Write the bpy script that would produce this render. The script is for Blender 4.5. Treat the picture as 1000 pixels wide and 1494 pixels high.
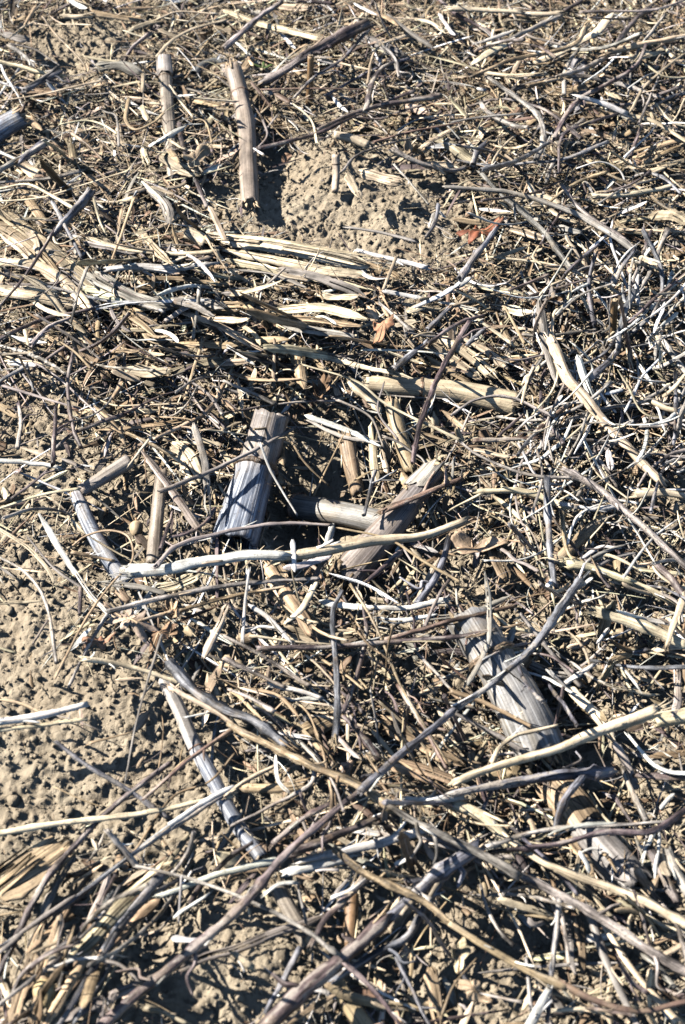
import bpy, math, random
import numpy as np
from mathutils import Vector
R = math.radians
rng = np.random.default_rng(7); random.seed(7)
for o in list(bpy.data.objects): bpy.data.objects.remove(o)
sc = bpy.context.scene
COL = sc.collection

# ---------------- camera, sky, sun, exposure
PITCH, HFOV, CAM_Z = R(50), R(40), 0.661
cam_d = bpy.data.cameras.new('camera'); cam = bpy.data.objects.new('camera', cam_d); COL.objects.link(cam)
cam.location = (0, 0, CAM_Z); cam.rotation_euler = (math.pi/2-PITCH, 0, 0)
cam_d.sensor_fit = 'VERTICAL'; cam_d.sensor_height = 36; cam_d.lens = 18/math.tan(HFOV/2)
cam_d.clip_start = 0.01; cam_d.clip_end = 200
cam_d.dof.use_dof = True; cam_d.dof.focus_distance = 0.90; cam_d.dof.aperture_fstop = 13
sc.camera = cam
SUN_EL = R(38); SUN_D = np.array([0.95, -0.30]); SUN_D = SUN_D/np.linalg.norm(SUN_D)   # the way shadows fall on the ground
sun_d = bpy.data.lights.new('sun', 'SUN'); sun = bpy.data.objects.new('sun', sun_d); COL.objects.link(sun)
sun_d.energy = 5.0; sun_d.angle = R(0.5); sun_d.color = (1.0, 0.945, 0.86)
dv = Vector((SUN_D[0]*math.cos(SUN_EL), SUN_D[1]*math.cos(SUN_EL), -math.sin(SUN_EL)))
sun.rotation_euler = dv.to_track_quat('-Z', 'Y').to_euler(); sun.location = (-1.5, .8, 2)
w = bpy.data.worlds.new('World'); sc.world = w; w.use_nodes = True
nt = w.node_tree; bg = nt.nodes['Background']; sky = nt.nodes.new('ShaderNodeTexSky'); sky.sky_type = 'NISHITA'
sky.sun_disc = False; sky.altitude = 1800; sky.dust_density = 0.3; sky.sun_elevation = SUN_EL; sky.sun_rotation = math.atan2(-SUN_D[0], -SUN_D[1])
nt.links.new(sky.outputs[0], bg.inputs[0]); bg.inputs[1].default_value = 0.05
sc.view_settings.view_transform = 'Standard'; sc.view_settings.look = 'None'
sc.view_settings.exposure = 1.08; sc.view_settings.gamma = 1.0
sc.cycles.max_bounces = 4; sc.cycles.diffuse_bounces = 0; sc.cycles.glossy_bounces = 1

# ---------------- plan of the field: pixels of the photograph (1000 x 1494) <-> points on the ground
FP = 747/math.tan(HFOV/2)
FWD = np.array([0, math.cos(PITCH), -math.sin(PITCH)]); UP = np.array([0, math.sin(PITCH), math.cos(PITCH)])
def ray_to(px, py, z):
    d = FWD + np.array([1., 0, 0])*((px-500)/FP) + UP*((747-py)/FP)
    return np.array([0, 0, CAM_Z]) + d*((z-CAM_Z)/d[2])
def depth(p): return float(np.dot(np.asarray(p)-[0, 0, CAM_Z], FWD))
def pix(p):
    q = np.asarray(p)-[0, 0, CAM_Z]; dz = np.dot(q, FWD)
    return 500+FP*q[0]/dz, 747-FP*np.dot(q, UP)/dz
# broad shape of the soil: mounds and hollows (px, py, rx, ry, height mm)
BUMPS = [(485,275,130,75,16), (600,330,60,45,6), (60,1120,190,150,12), (40,950,120,110,6), (120,70,90,50,6), (455,745,75,60,-24),
         (420,690,60,60,-14), (300,1410,150,90,9), (400,225,60,60,-10), (560,1350,90,60,-8), (830,1010,60,70,-16), (860,1390,120,80,-14),
         (60,560,110,50,5), (90,100,40,30,-6), (240,1290,60,40,-10), (230,1340,40,90,-8), (560,850,120,50,-12), (930,620,90,80,-10),
         (760,1190,110,60,-12), (60,700,80,50,5), (200,1030,120,60,5), (560,1060,120,80,-8), (150,820,50,50,-6), (900,1180,80,80,-10)]
BW = []
for (px, py, rx, ry, h) in BUMPS:
    c = ray_to(px, py, 0); a = abs(ray_to(px+rx, py, 0)[0]-c[0]); b = abs(ray_to(px, py-ry, 0)[1]-ray_to(px, py+ry, 0)[1])/2
    BW.append((c[0], c[1], a, b, h/1000))
def soil(x, y):
    z = np.zeros_like(np.asarray(x, float))
    for (cx, cy, a, b, h) in BW: z = z + h*np.exp(-((x-cx)/a)**2*1.1-((y-cy)/b)**2*1.1)
    return z + .0035*np.sin(x*23+1.3)*np.sin(y*19+.4) + .002*np.sin(x*61+y*37)
PATCH = [(490,297,140,80,1), (590,340,80,50,1), (60,1130,175,135,1), (25,960,90,105,1), (125,75,80,38,.8), (55,690,80,50,.75), (50,610,60,40,.5),
         (290,1415,150,75,.95), (330,1340,80,40,.8), (190,1045,110,60,.85), (150,1180,110,45,.8), (60,1330,55,60,.9), (360,305,60,28,.8),
         (460,750,90,50,.9), (90,880,80,50,.5), (700,1420,110,60,.6), (200,760,60,50,.5), (420,1370,80,60,.5), (300,1150,60,60,.6),
         (480,660,60,40,.6), (700,590,40,25,.5), (620,1350,80,50,.3), (20,810,60,50,.6), (270,1210,80,30,.6), (720,400,50,25,.35), (850,200,60,25,.3)]
PW = []
for (px, py, rx, ry, s) in PATCH:
    c = ray_to(px, py, 0); a = abs(ray_to(px+rx, py, 0)[0]-c[0]); b = abs(ray_to(px, py-ry, 0)[1]-ray_to(px, py+ry, 0)[1])/2
    PW.append((c[0], c[1], a, b, s))
def litter(x, y):                                      # 0 bare soil .. 1 thick litter
    m = np.ones_like(np.asarray(x, float))
    for (cx, cy, a, b, s) in PW: m = m*(1-s*np.clip(1.7-1.15*np.hypot((x-cx)/a, (y-cy)/b), 0, 1))
    return m
def at(px, py, mm):                                    # point mm above the soil seen at this pixel
    z = 0.0
    for _ in range(6):
        p = ray_to(px, py, z+mm/1000); z = float(soil(p[0], p[1]))
    return ray_to(px, py, z+mm/1000)

# ---------------- materials
def N(t, kind, **kw):
    n = t.nodes.new(kind)
    for k, v in kw.items():
        if hasattr(n, k): setattr(n, k, v)
        else: n.inputs[k].default_value = v
    return n
def mth(t, op, a, b=None, c=None, clamp=False):
    n = t.nodes.new('ShaderNodeMath'); n.operation = op; n.use_clamp = clamp
    for i, v in enumerate((a, b, c)):
        if v is None: continue
        if isinstance(v, (int, float)): n.inputs[i].default_value = v
        else: t.links.new(v, n.inputs[i])
    return n.outputs[0]
def vm(t, op, a, b):
    n = t.nodes.new('ShaderNodeVectorMath'); n.operation = op
    for i, v in enumerate((a, b)):
        if isinstance(v, (tuple, list)): n.inputs[i].default_value = v
        elif isinstance(v, (int, float)): n.inputs[i].default_value = (v, v, v)
        else: t.links.new(v, n.inputs[i])
    return n.outputs[0]
def mixc(t, f, a, b, bt='MIX'):
    n = t.nodes.new('ShaderNodeMix'); n.data_type = 'RGBA'; n.blend_type = bt
    for i, v in ((0, f), (6, a), (7, b)):
        if isinstance(v, (int, float)): n.inputs[i].default_value = v
        elif isinstance(v, tuple): n.inputs[i].default_value = (*v, 1)
        else: t.links.new(v, n.inputs[i])
    return n.outputs[2]
def sstep(t, v, lo, hi):
    n = t.nodes.new('ShaderNodeMapRange'); n.interpolation_type = 'SMOOTHSTEP'
    t.links.new(v, n.inputs[0]); n.inputs[1].default_value = lo; n.inputs[2].default_value = hi
    return n.outputs[0]
def fibre_mat(name, own=True, su=1100, sv=42, rough=.5, contrast=1.0, bump=.5, crack=.34, wear=False):
    m = bpy.data.materials.new(name); m.use_nodes = True; t = m.node_tree; L = t.links
    pr = t.nodes['Principled BSDF']
    geo = N(t, 'ShaderNodeNewGeometry'); uv = N(t, 'ShaderNodeUVMap')
    if own:
        oi = N(t, 'ShaderNodeObjectInfo'); tone = oi.outputs['Color']; al = oi.outputs['Alpha']; rnd = oi.outputs['Random']
        co = uv.outputs[0]
    else:
        at_ = N(t, 'ShaderNodeAttribute', attribute_name='Col'); tone = at_.outputs['Color']; al = mth(t, 'ADD', 0.0, 0.12); rnd = geo.outputs['Random Per Island']
        co = uv.outputs[0]
    off = t.nodes.new('ShaderNodeCombineXYZ')
    L.new(mth(t, 'MULTIPLY', rnd, 37.0), off.inputs[0]); L.new(mth(t, 'MULTIPLY', rnd, 91.0), off.inputs[1]); L.new(mth(t, 'MULTIPLY', rnd, 213.0), off.inputs[2])
    v1 = vm(t, 'ADD', vm(t, 'MULTIPLY', co, (su, sv, 1)), off.outputs[0])
    n1 = N(t, 'ShaderNodeTexNoise'); n1.inputs['Scale'].default_value = 1; n1.inputs['Detail'].default_value = 4; n1.inputs['Roughness'].default_value = .62; L.new(v1, n1.inputs['Vector'])
    v1b = vm(t, 'ADD', vm(t, 'MULTIPLY', co, (su*.28, sv*.45, 1)), off.outputs[0])
    n1b = N(t, 'ShaderNodeTexNoise'); n1b.inputs['Scale'].default_value = 1; n1b.inputs['Detail'].default_value = 3; L.new(v1b, n1b.inputs['Vector'])
    pos = vm(t, 'ADD', geo.outputs['Position'], off.outputs[0])
    n2 = N(t, 'ShaderNodeTexNoise'); n2.inputs['Scale'].default_value = 75; n2.inputs['Detail'].default_value = 4; L.new(geo.outputs['Position'], n2.inputs['Vector'])
    n3 = N(t, 'ShaderNodeTexNoise'); n3.inputs['Scale'].default_value = 520; n3.inputs['Detail'].default_value = 3; n3.inputs['Roughness'].default_value = .7; L.new(geo.outputs['Position'], n3.inputs['Vector'])
    s = mth(t, 'ADD', mth(t, 'MULTIPLY', n1.outputs[0], .6), mth(t, 'MULTIPLY', n1b.outputs[0], .4))
    k = mth(t, 'ADD', mth(t, 'MULTIPLY', mth(t, 'SUBTRACT', sstep(t, s, .36, .64), .5), 1.15*contrast), 1.0)
    nv = N(t, 'ShaderNodeTexNoise'); nv.inputs['Scale'].default_value = 1; nv.inputs['Detail'].default_value = 3; L.new(vm(t, 'ADD', vm(t, 'MULTIPLY', co, (150, 55, 1)), off.outputs[0]), nv.inputs['Vector'])
    k2 = mth(t, 'ADD', mth(t, 'MULTIPLY', mth(t, 'SUBTRACT', n2.outputs[0], .5), 1.0), mth(t, 'ADD', mth(t, 'MULTIPLY', mth(t, 'SUBTRACT', sstep(t, nv.outputs[0], .32, .68), .5), .85*contrast), 1.0))
    kk = mth(t, 'MAXIMUM', mth(t, 'MULTIPLY', k, k2), .1)
    cb = t.nodes.new('ShaderNodeCombineXYZ'); [L.new(kk, cb.inputs[i]) for i in range(3)]
    if wear:
        wa = N(t, 'ShaderNodeAttribute', attribute_name='wear'); tone = mixc(t, mth(t, 'MULTIPLY', wa.outputs['Fac'], sstep(t, mth(t, 'ADD', n1b.outputs[0], mth(t, 'MULTIPLY', wa.outputs['Fac'], .25)), .42, .60)), tone, mixc(t, sstep(t, n1.outputs[0], .46, .62), (.17, .195, .25), (.50, .53, .58)))
    col = vm(t, 'MULTIPLY', tone, cb.outputs[0])
    # patches where the bark has gone and pale wood shows
    pf = mth(t, 'ADD', mth(t, 'MULTIPLY', nv.outputs[0], .55), mth(t, 'MULTIPLY', n1b.outputs[0], .45))
    peel = mth(t, 'MULTIPLY', sstep(t, pf, .53, .58), al)
    col = mixc(t, mth(t, 'MULTIPLY', peel, .85), col, (.47, .42, .36))
    nd = N(t, 'ShaderNodeTexNoise'); nd.inputs['Scale'].default_value = 38; nd.inputs['Detail'].default_value = 5; nd.inputs['Roughness'].default_value = .7; L.new(geo.outputs['Position'], nd.inputs['Vector'])
    col = mixc(t, mth(t, 'MULTIPLY', sstep(t, nd.outputs[0], .52, .66), .38), col, (.36, .285, .195))      # dried mud
    # dull warm stain and dark mould specks
    col = mixc(t, mth(t, 'MULTIPLY', sstep(t, n2.outputs[0], .60, .70), .35), col, (.24, .15, .085))
    col = mixc(t, mth(t, 'MULTIPLY', sstep(t, n3.outputs[0], .57, .66), mth(t, 'ADD', mth(t, 'MULTIPLY', al, .5), .3)), col, (.05, .04, .045))
    col = mixc(t, mth(t, 'MULTIPLY', mth(t, 'SUBTRACT', 1.0, sstep(t, n1.outputs[0], crack-.05, crack+.03)), .75), col, (.045, .035, .03))
    L.new(col, pr.inputs['Base Color'])
    pr.inputs['Roughness'].default_value = rough; pr.inputs['Specular IOR Level'].default_value = .5 if name in ('stem_bark', 'weathered_stalk') else .28
    pr.inputs['IOR'].default_value = 1.45
    bp = N(t, 'ShaderNodeBump'); bp.inputs['Strength'].default_value = bump; bp.inputs['Distance'].default_value = .0012
    L.new(mth(t, 'ADD', s, mth(t, 'MULTIPLY', n3.outputs[0], .35)), bp.inputs['Height']); L.new(bp.outputs[0], pr.inputs['Normal'])
    return m
M = {'stalk': fibre_mat('weathered_stalk', su=900, sv=14, rough=.45, contrast=.62, crack=.33, wear=True, bump=.5),
     'straw': fibre_mat('straw_fibre', su=1300, sv=30, rough=.5, contrast=.75, crack=.29),
     'husk': fibre_mat('husk_fibre', su=1000, sv=10, rough=.55, contrast=1.05, crack=.37, bump=.7),
     'bark': fibre_mat('stem_bark', su=900, sv=70, rough=.44, contrast=1.45, crack=.34, bump=.9),
     'leaf': fibre_mat('dry_leaf', su=260, sv=120, rough=.55, contrast=.7, crack=.25),
     'chaff': fibre_mat('chaff_fibre', own=False, su=1400, sv=50, rough=.55, contrast=.8, crack=.27)}
def soil_mat():
    m = bpy.data.materials.new('dry_soil'); m.use_nodes = True; t = m.node_tree; L = t.links; pr = t.nodes['Principled BSDF']
    geo = N(t, 'ShaderNodeNewGeometry')
    def noise(s, d=4, r=.6):
        n = N(t, 'ShaderNodeTexNoise'); n.inputs['Scale'].default_value = s; n.inputs['Detail'].default_value = d; n.inputs['Roughness'].default_value = r
        L.new(geo.outputs['Position'], n.inputs['Vector']); return n.outputs[0]
    a, b, c = noise(22, 3), noise(240, 4, .7), noise(1300, 3, .7)
    col = mixc(t, sstep(t, a, .35, .65), (.39, .322, .235), (.46, .39, .29))
    col = mixc(t, mth(t, 'MULTIPLY', sstep(t, b, .48, .68), .5), col, (.29, .225, .155))
    col = mixc(t, mth(t, 'MULTIPLY', sstep(t, c, .56, .66), .35), col, (.52, .45, .35))
    L.new(col, pr.inputs['Base Color']); pr.inputs['Roughness'].default_value = .95; pr.inputs['Specular IOR Level'].default_value = .12; pr.inputs['IOR'].default_value = 1.3
    bp = N(t, 'ShaderNodeBump'); bp.inputs['Strength'].default_value = .8; bp.inputs['Distance'].default_value = .0022
    L.new(mth(t, 'ADD', b, mth(t, 'MULTIPLY', c, .5)), bp.inputs['Height']); L.new(bp.outputs[0], pr.inputs['Normal'])
    return m
M['soil'] = soil_mat()

# ---------------- mesh helpers
def mesh_obj(name, V, F, mat, parent=None, uv=None, origin=None, smooth=True, tone=None, mot=0.):
    V = np.asarray(V, float); o0 = np.zeros(3) if origin is None else np.asarray(origin, float)
    me = bpy.data.meshes.new(name); me.from_pydata((V-o0).tolist(), [], F); me.materials.append(mat)
    if uv is not None:
        lay = me.uv_layers.new(name='UVMap'); idx = np.empty(len(me.loops), np.int32); me.loops.foreach_get('vertex_index', idx)
        lay.data.foreach_set('uv', np.asarray(uv, np.float32)[idx].ravel())
    if smooth: me.polygons.foreach_set('use_smooth', [True]*len(me.polygons))
    me.update()
    o = bpy.data.objects.new(name, me); COL.objects.link(o)
    if tone is not None: o.color = (*tone, mot)
    if parent is None: o.location = o0
    else:
        o.parent = parent; o.location = o0-np.array(parent.location)
    return o
def spline(P, step):                                   # smooth curve through the points, evenly resampled
    P = np.asarray(P, float)
    if len(P) == 2: P = np.array([P[0], (P[0]+P[1])/2, P[1]])
    Q = np.vstack([2*P[0]-P[1], P, 2*P[-1]-P[-2]]); out = []
    for i in range(1, len(Q)-2):
        p0, p1, p2, p3 = Q[i-1:i+3]
        for u in np.linspace(0, 1, 14, endpoint=False):
            out.append(.5*((2*p1)+(p2-p0)*u+(2*p0-5*p1+4*p2-p3)*u*u+(3*p1-p0-3*p2+p3)*u**3))
    out.append(P[-1]); out = np.array(out)
    d = np.r_[0, np.cumsum(np.linalg.norm(np.diff(out, axis=0), axis=1))]; n = max(4, int(d[-1]/step)+1); s = np.linspace(0, d[-1], n)
    return np.stack([np.interp(s, d, out[:, k]) for k in range(3)], 1), s
def frames(P):
    T = np.gradient(P, axis=0); T /= np.linalg.norm(T, axis=1)[:, None]+1e-12
    up = np.array([0, 0, 1.]) if abs(T[0][2]) < .9 else np.array([0, 1., 0])
    S = np.empty_like(P); U = np.empty_like(P); s = np.cross(T[0], up); s /= np.linalg.norm(s)
    for i in range(len(P)):
        s = s-T[i]*np.dot(s, T[i]); s /= np.linalg.norm(s); S[i] = s; U[i] = np.cross(s, T[i])
    return T, S, U
def vnoise(n, k, amp):                                 # smooth 1-D noise
    kk = max(2, int(k)); return np.interp(np.linspace(0, kk-1, n), np.arange(kk), rng.normal(0, amp, kk))
def tube(P, s, rad, sides=8, lump=.06, jag=0., hollow=False, sq=1.0, groove=0):
    n = len(P); T, S, U = frames(P); ang = np.linspace(0, 2*math.pi, sides, endpoint=False)
    prof = 1+rng.normal(0, lump, sides)+groove*np.cos(ang*rng.integers(3, 6)+rng.random()*6)
    Rr = rad[:, None]*prof[None]*(1+rng.normal(0, lump*.4, (n, sides)))
    ca, sa = np.cos(ang), np.sin(ang)*sq
    Pp = P.copy(); V = Pp[:, None]+Rr[..., None]*(ca[None, :, None]*S[:, None]+sa[None, :, None]*U[:, None])
    if jag > 0:
        for e, sg in ((0, -1), (n-1, 1)): V[e] += T[e]*sg*np.abs(rng.normal(0, jag, sides))[:, None]
    UV = np.empty((n, sides, 2)); UV[..., 0] = ang[None]*rad.mean(); UV[..., 1] = s[:, None]
    V = V.reshape(-1, 3).tolist(); UV = UV.reshape(-1, 2).tolist(); F = []
    for i in range(n-1):
        for j in range(sides):
            k = (j+1) % sides; F.append((i*sides+j, i*sides+k, (i+1)*sides+k, (i+1)*sides+j))
    for e, r0 in ((0, True), (n-1, False)):            # ends: a broken, dished face
        base = e*sides; inner = len(V); dpt = rad[e]*(.9 if hollow else .15)*(1 if r0 else -1)
        f = .78 if hollow else .5
        for j in range(sides):
            p = np.array(V[base+j]); c = P[e]; V.append((c+(p-c)*f+T[e]*(dpt*rng.uniform(.4, 1.2))).tolist()); UV.append((UV[base+j][0]*f, UV[base+j][1]+rad[e]*.3))
        V.append((P[e]+T[e]*dpt).tolist()); UV.append((0, s[e])); cc = len(V)-1
        for j in range(sides):
            k = (j+1) % sides
            q = (base+j, inner+j, inner+k, base+k); tr = (inner+j, cc, inner+k)
            F.append(q if r0 else q[::-1]); F.append(tr if r0 else tr[::-1])
    return V, F, UV
def strip(P, s, width, cols, thick, curl, ridge=0., fray=0., splits=0, roll=0., ridges=5):
    """a flat piece of stalk or husk: grooved across, real thickness, split and frayed at its ends"""
    n = len(P); T, S, U = frames(P); rl = roll+vnoise(n, 3, .12)
    S2 = S*np.cos(rl)[:, None]+U*np.sin(rl)[:, None]; U2 = -S*np.sin(rl)[:, None]+U*np.cos(rl)[:, None]
    c = np.linspace(-1, 1, cols); a = c*curl
    if curl > .05: X = np.sin(a)/curl; Z = (np.cos(a)-1)/curl
    else: X = c; Z = c*0
    Z = Z-Z.mean(); gz = ridge*(.35*np.cos(c*math.pi*ridges+rng.random()*6)+np.interp(c, np.sort(rng.uniform(-1, 1, max(4, cols//3))), rng.normal(0, 1.1, max(4, cols//3)))+rng.normal(0, .6, cols))
    hw = width/2*(1+vnoise(n, 5, .05))
    tt = s/s[-1]; V = np.empty((2, n, cols, 3))
    e0 = np.abs(rng.normal(0, 1, cols))*fray; e1 = np.abs(rng.normal(0, 1, cols))*fray
    nf = 1+splits; fing = np.minimum((np.arange(cols)*nf)//cols, nf-1); ts = rng.uniform(.35, .7); dv_ = rng.normal(0, 1, nf)
    end = rng.random() < .5
    for k, dz in ((0, thick/2), (1, -thick/2)):
        off_s = hw[:, None]*X[None]; off_u = hw[:, None]*(Z+gz)[None]+dz
        if splits:
            g = np.clip(((tt if end else 1-tt)-ts)/(1-ts), 0, 1)**1.5
            off_s = off_s+g[:, None]*dv_[fing][None]*width*.22; off_u = off_u+g[:, None]*dv_[fing][None]*width*.15
        V[k] = P[:, None]+off_s[..., None]*S2[:, None]+off_u[..., None]*U2[:, None]
    pull = np.clip(1-tt/.12, 0, 1)[:, None]*e0[None]-np.clip((tt-.88)/.12, 0, 1)[:, None]*e1[None]
    V += (pull[..., None]*T[:, None])[None]; V[:, :, 0] += (S2*(rng.normal(0, .035, n)*width)[:, None])[None]; V[:, :, -1] += (S2*(rng.normal(0, .035, n)*width)[:, None])[None]
    UV = np.empty((2, n, cols, 2)); UV[..., 0] = (c*width/2)[None, None]; UV[..., 1] = s[None, :, None]
    def I(k, i, j): return k*n*cols+i*cols+j
    F = []; cut = lambda i, j: splits and fing[j] != fing[j+1] and ((tt[i] >= ts) if end else (tt[i+1] <= 1-ts))
    for i in range(n-1):
        for j in range(cols-1):
            if cut(i, j): continue
            F.append((I(0, i, j), I(0, i, j+1), I(0, i+1, j+1), I(0, i+1, j))); F.append((I(1, i, j), I(1, i+1, j), I(1, i+1, j+1), I(1, i, j+1)))
        F.append((I(0, i, 0), I(0, i+1, 0), I(1, i+1, 0), I(1, i, 0))); F.append((I(0, i, cols-1), I(1, i, cols-1), I(1, i+1, cols-1), I(0, i+1, cols-1)))
    for j in range(cols-1):
        F.append((I(0, 0, j), I(1, 0, j), I(1, 0, j+1), I(0, 0, j+1))); F.append((I(0, n-1, j), I(0, n-1, j+1), I(1, n-1, j+1), I(1, n-1, j)))
    return V.reshape(-1, 3).tolist(), F, UV.reshape(-1, 2).tolist()

TONE = {'w': (.74, .71, .66), 'c': (.69, .58, .41), 'p': (.545, .445, .315), 't': (.39, .288, .182), 'g': (.325, .29, .26), 'b': (.185, .185, .205),
        'd': (.13, .10, .098), 'r': (.22, .145, .115), 'o': (.34, .21, .11), 'm': (.31, .255, .205)}
TW = {'w': 'bleached white', 'c': 'cream', 'p': 'pale straw-coloured', 't': 'tan', 'g': 'weathered grey', 'b': 'blue-grey', 'd': 'dark purplish brown', 'r': 'reddish brown', 'o': 'orange brown', 'm': 'grey-tan'}
THINGS = []                                            # (object, description, px, py) labels are written at the end
def vary(c, a=.09):
    k = 1+rng.normal(0, a); h = rng.normal(0, .02, 3); return tuple(float(min(.85, max(.02, x*k*(1+h[i])))) for i, x in enumerate(c))
def shape_words(P):
    L = np.linalg.norm(np.diff(P, axis=0), axis=1).sum(); ch = np.linalg.norm(P[-1]-P[0])
    ln = 'short' if L < .028 else 'long' if L > .075 else ''
    return ln, ('curled' if ch/L < .8 else 'bent' if ch/L < .965 else 'straight')
def finish(o, kind, tone, P, px, py):
    ln, sh = shape_words(P)
    o['category'] = kind[0]; o['group'] = kind[1]
    THINGS.append((o, ' '.join(x for x in (ln, sh, TW[tone], kind[2]) if x), px, py))
KIND = {'S': ('twig', 'woody stems lying over the field litter', 'twig', 'twig'), 'R': ('straw', 'round straws in the field litter', 'thin straw', 'straw'),
        'F': ('splinter', 'flat stalk splinters in the litter', 'flat splinter', 'stalk_splinter'), 'H': ('husk', 'ridged husk and stalk strips', 'ridged husk strip', 'husk_strip'),
        'P': ('peeled stem', 'thick peeled stems', 'peeled stem', 'peeled_stem')}
def piece(kind, tone, w, P3, mot=None):
    """one piece of litter along the 3-D points P3, w metres wide"""
    c = P3.mean(0); col = vary(TONE[tone], .16 if kind != 'P' else .05)
    K = KIND[kind]
    if kind in 'SRP':
        P, s = spline(P3, max(.0016, w*.45)); n = len(P); r0 = w/2
        wob = {'S': .09, 'R': .05, 'P': .13}[kind]
        for a in range(3): P[:, a] += vnoise(n, s[-1]/(w*2.5)+2, w*wob*.45)
        r0 *= {'S': .88, 'R': .95, 'P': .9}[kind]; rad = r0*(1+vnoise(n, s[-1]/(w*1.3)+2, {'S': .07, 'R': .04, 'P': .09}[kind]))*np.linspace(1.1, rng.uniform(.6, .9), n)[::int(rng.choice([-1, 1]))]
        if kind == 'S':
            for q in rng.uniform(0, s[-1], max(1, int(s[-1]/.03))): rad *= 1+.3*np.exp(-((s-q)/(w*.45))**2)
        if kind == 'S' and w > .009 and mot is None: mot = .35
        V, F, UV = tube(P, s, rad, sides=7 if w < .004 else 10 if w < .009 else 16, lump={'S': .13, 'R': .07, 'P': .10}[kind], jag=w*{'S': .35, 'R': 1.1, 'P': .6}[kind], sq=rng.uniform(.7, 1) if kind != 'R' else rng.uniform(.4, .8), groove=.07)
        m = mot if mot is not None else {'S': rng.choice([.3, .7, 1.0], p=[.3, .35, .35]), 'R': .1, 'P': .3}[kind]
        o = mesh_obj(K[3], V, F, M['bark' if kind == 'S' else 'straw'], uv=UV, origin=c, tone=col, mot=float(m))
        L = s[-1]
        if kind == 'S' and L > .03 and rng.random() < .55:      # side shoots and peeling fibres are parts
            for _ in range(rng.integers(1, 3)):
                i = rng.integers(int(n*.15), int(n*.9)); d = P[min(i+2, n-1)]-P[i-2]; d /= np.linalg.norm(d); az = rng.choice([-1, 1])*rng.uniform(.5, 1.1)
                d2 = np.array([d[0]*math.cos(az)-d[1]*math.sin(az), d[0]*math.sin(az)+d[1]*math.cos(az), d[2]+rng.uniform(-.2, .25)])
                l2 = rng.uniform(.006, .022); Q = P[i]+d2*np.linspace(0, l2, 4)[:, None]; Q[2:, :2] += rng.normal(0, l2*.12, (2, 2)); Q, q = spline(Q, .0015)
                V2, F2, U2 = tube(Q, q, np.linspace(w*.24, w*.1, len(Q)), sides=6, jag=.0003)
                mesh_obj('side_shoot', V2, F2, M['bark'], parent=o, uv=U2, origin=Q[0], tone=col, mot=.3)
        if kind == 'P' or (kind == 'S' and w > .0035 and rng.random() < .7):
            fray_end(o, P, s, rad, col if kind == 'P' else vary(TONE['t']), int(rng.choice([0, 1])), M['straw'])
        if (kind == 'S' and rng.random() < .3) or (kind == 'P'):
            for _ in range(rng.integers(1, 4)):
                i = rng.integers(1, max(2, n-5)); Q = P[i:i+max(4, int(n*rng.uniform(.08, .2)))].copy()
                if len(Q) < 4: continue
                k = np.linspace(0, 1, len(Q))**1.5; sd = rng.normal(0, 1, 3)*[1, 1, .3]; sd[2] = abs(sd[2])+.3; sd /= np.linalg.norm(sd)
                Q += sd*(r0*.9+k[:, None]*rng.uniform(.002, .005)); q = np.r_[0, np.cumsum(np.linalg.norm(np.diff(Q, axis=0), axis=1))]
                V2, F2, U2 = strip(Q, q, w*.22, 3, w*.05, .5); mesh_obj('peeling_fibre', V2, F2, M['straw'], parent=o, uv=U2, origin=Q[0], tone=vary(TONE['w' if rng.random() < .5 else 'p']), mot=0.)
    else:
        P, s = spline(P3, max(.0018, w*.35)); n = len(P)
        for a in range(3): P[:, a] += vnoise(n, s[-1]/(w*2.5)+2, w*.04)
        wd = w*(1+vnoise(n, 5, .04))*np.clip(np.minimum(np.linspace(0, 1, n)/rng.uniform(.02, .3)+.35, (1-np.linspace(0, 1, n))/rng.uniform(.02, .35)+.3), 0, 1)
        big = kind == 'H'; wide = w > .018
        if wide: wd = w*(1+vnoise(n, 5, .03))*np.clip(np.linspace(.78, 1.1, n), .7, 1)
        cols = (5 if w < .004 else 7) if not big else int(np.clip(w/.0007, 9, 40))
        sp = 0 if not big and rng.random() < .6 else rng.integers(1, 3) if w < .01 else rng.integers(2, 5)
        V, F, UV = strip(P, s, w, cols, max(.0004, w*.10) if not big else max(.0006, w*.07), rng.uniform(.3, 1.1) if not big else .25 if wide else rng.uniform(.3, .8),
                         ridge=.05 if not big else .016 if wide else .035, fray=w*(.6 if not big else .8), splits=int(sp), roll=rng.normal(0, .3 if not big else .15), ridges=2 if not big else max(3, cols//3))
        Va = np.array(V).reshape(2, n, cols, 3); ctr = P[None, :, None]; Va = ctr+(Va-ctr)*(wd/w)[None, :, None, None]; V = Va.reshape(-1, 3)
        o = mesh_obj(K[3], V, F, M['husk' if big else 'straw'], uv=UV, origin=c, tone=col, mot=float(mot if mot is not None else (.15 if not big else .05)))
        if big and s[-1] > .03 and rng.random() < .45:
            i = n//2; Q = P[int(n*.15):int(n*.8)].copy(); Q += [0, 0, w*.08]; q = np.r_[0, np.cumsum(np.linalg.norm(np.diff(Q, axis=0), axis=1))]
            V2, F2, U2 = tube(Q, q, np.linspace(w*.05, w*.03, len(Q)), sides=6, jag=.0004); mesh_obj('vein', V2, F2, M['husk'], parent=o, uv=U2, origin=Q[0], tone=vary(TONE['p' if tone in 'pcw' else tone]), mot=0.)
    px, py = pix(c); finish(o, K, tone, P, px, py); return o
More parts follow.
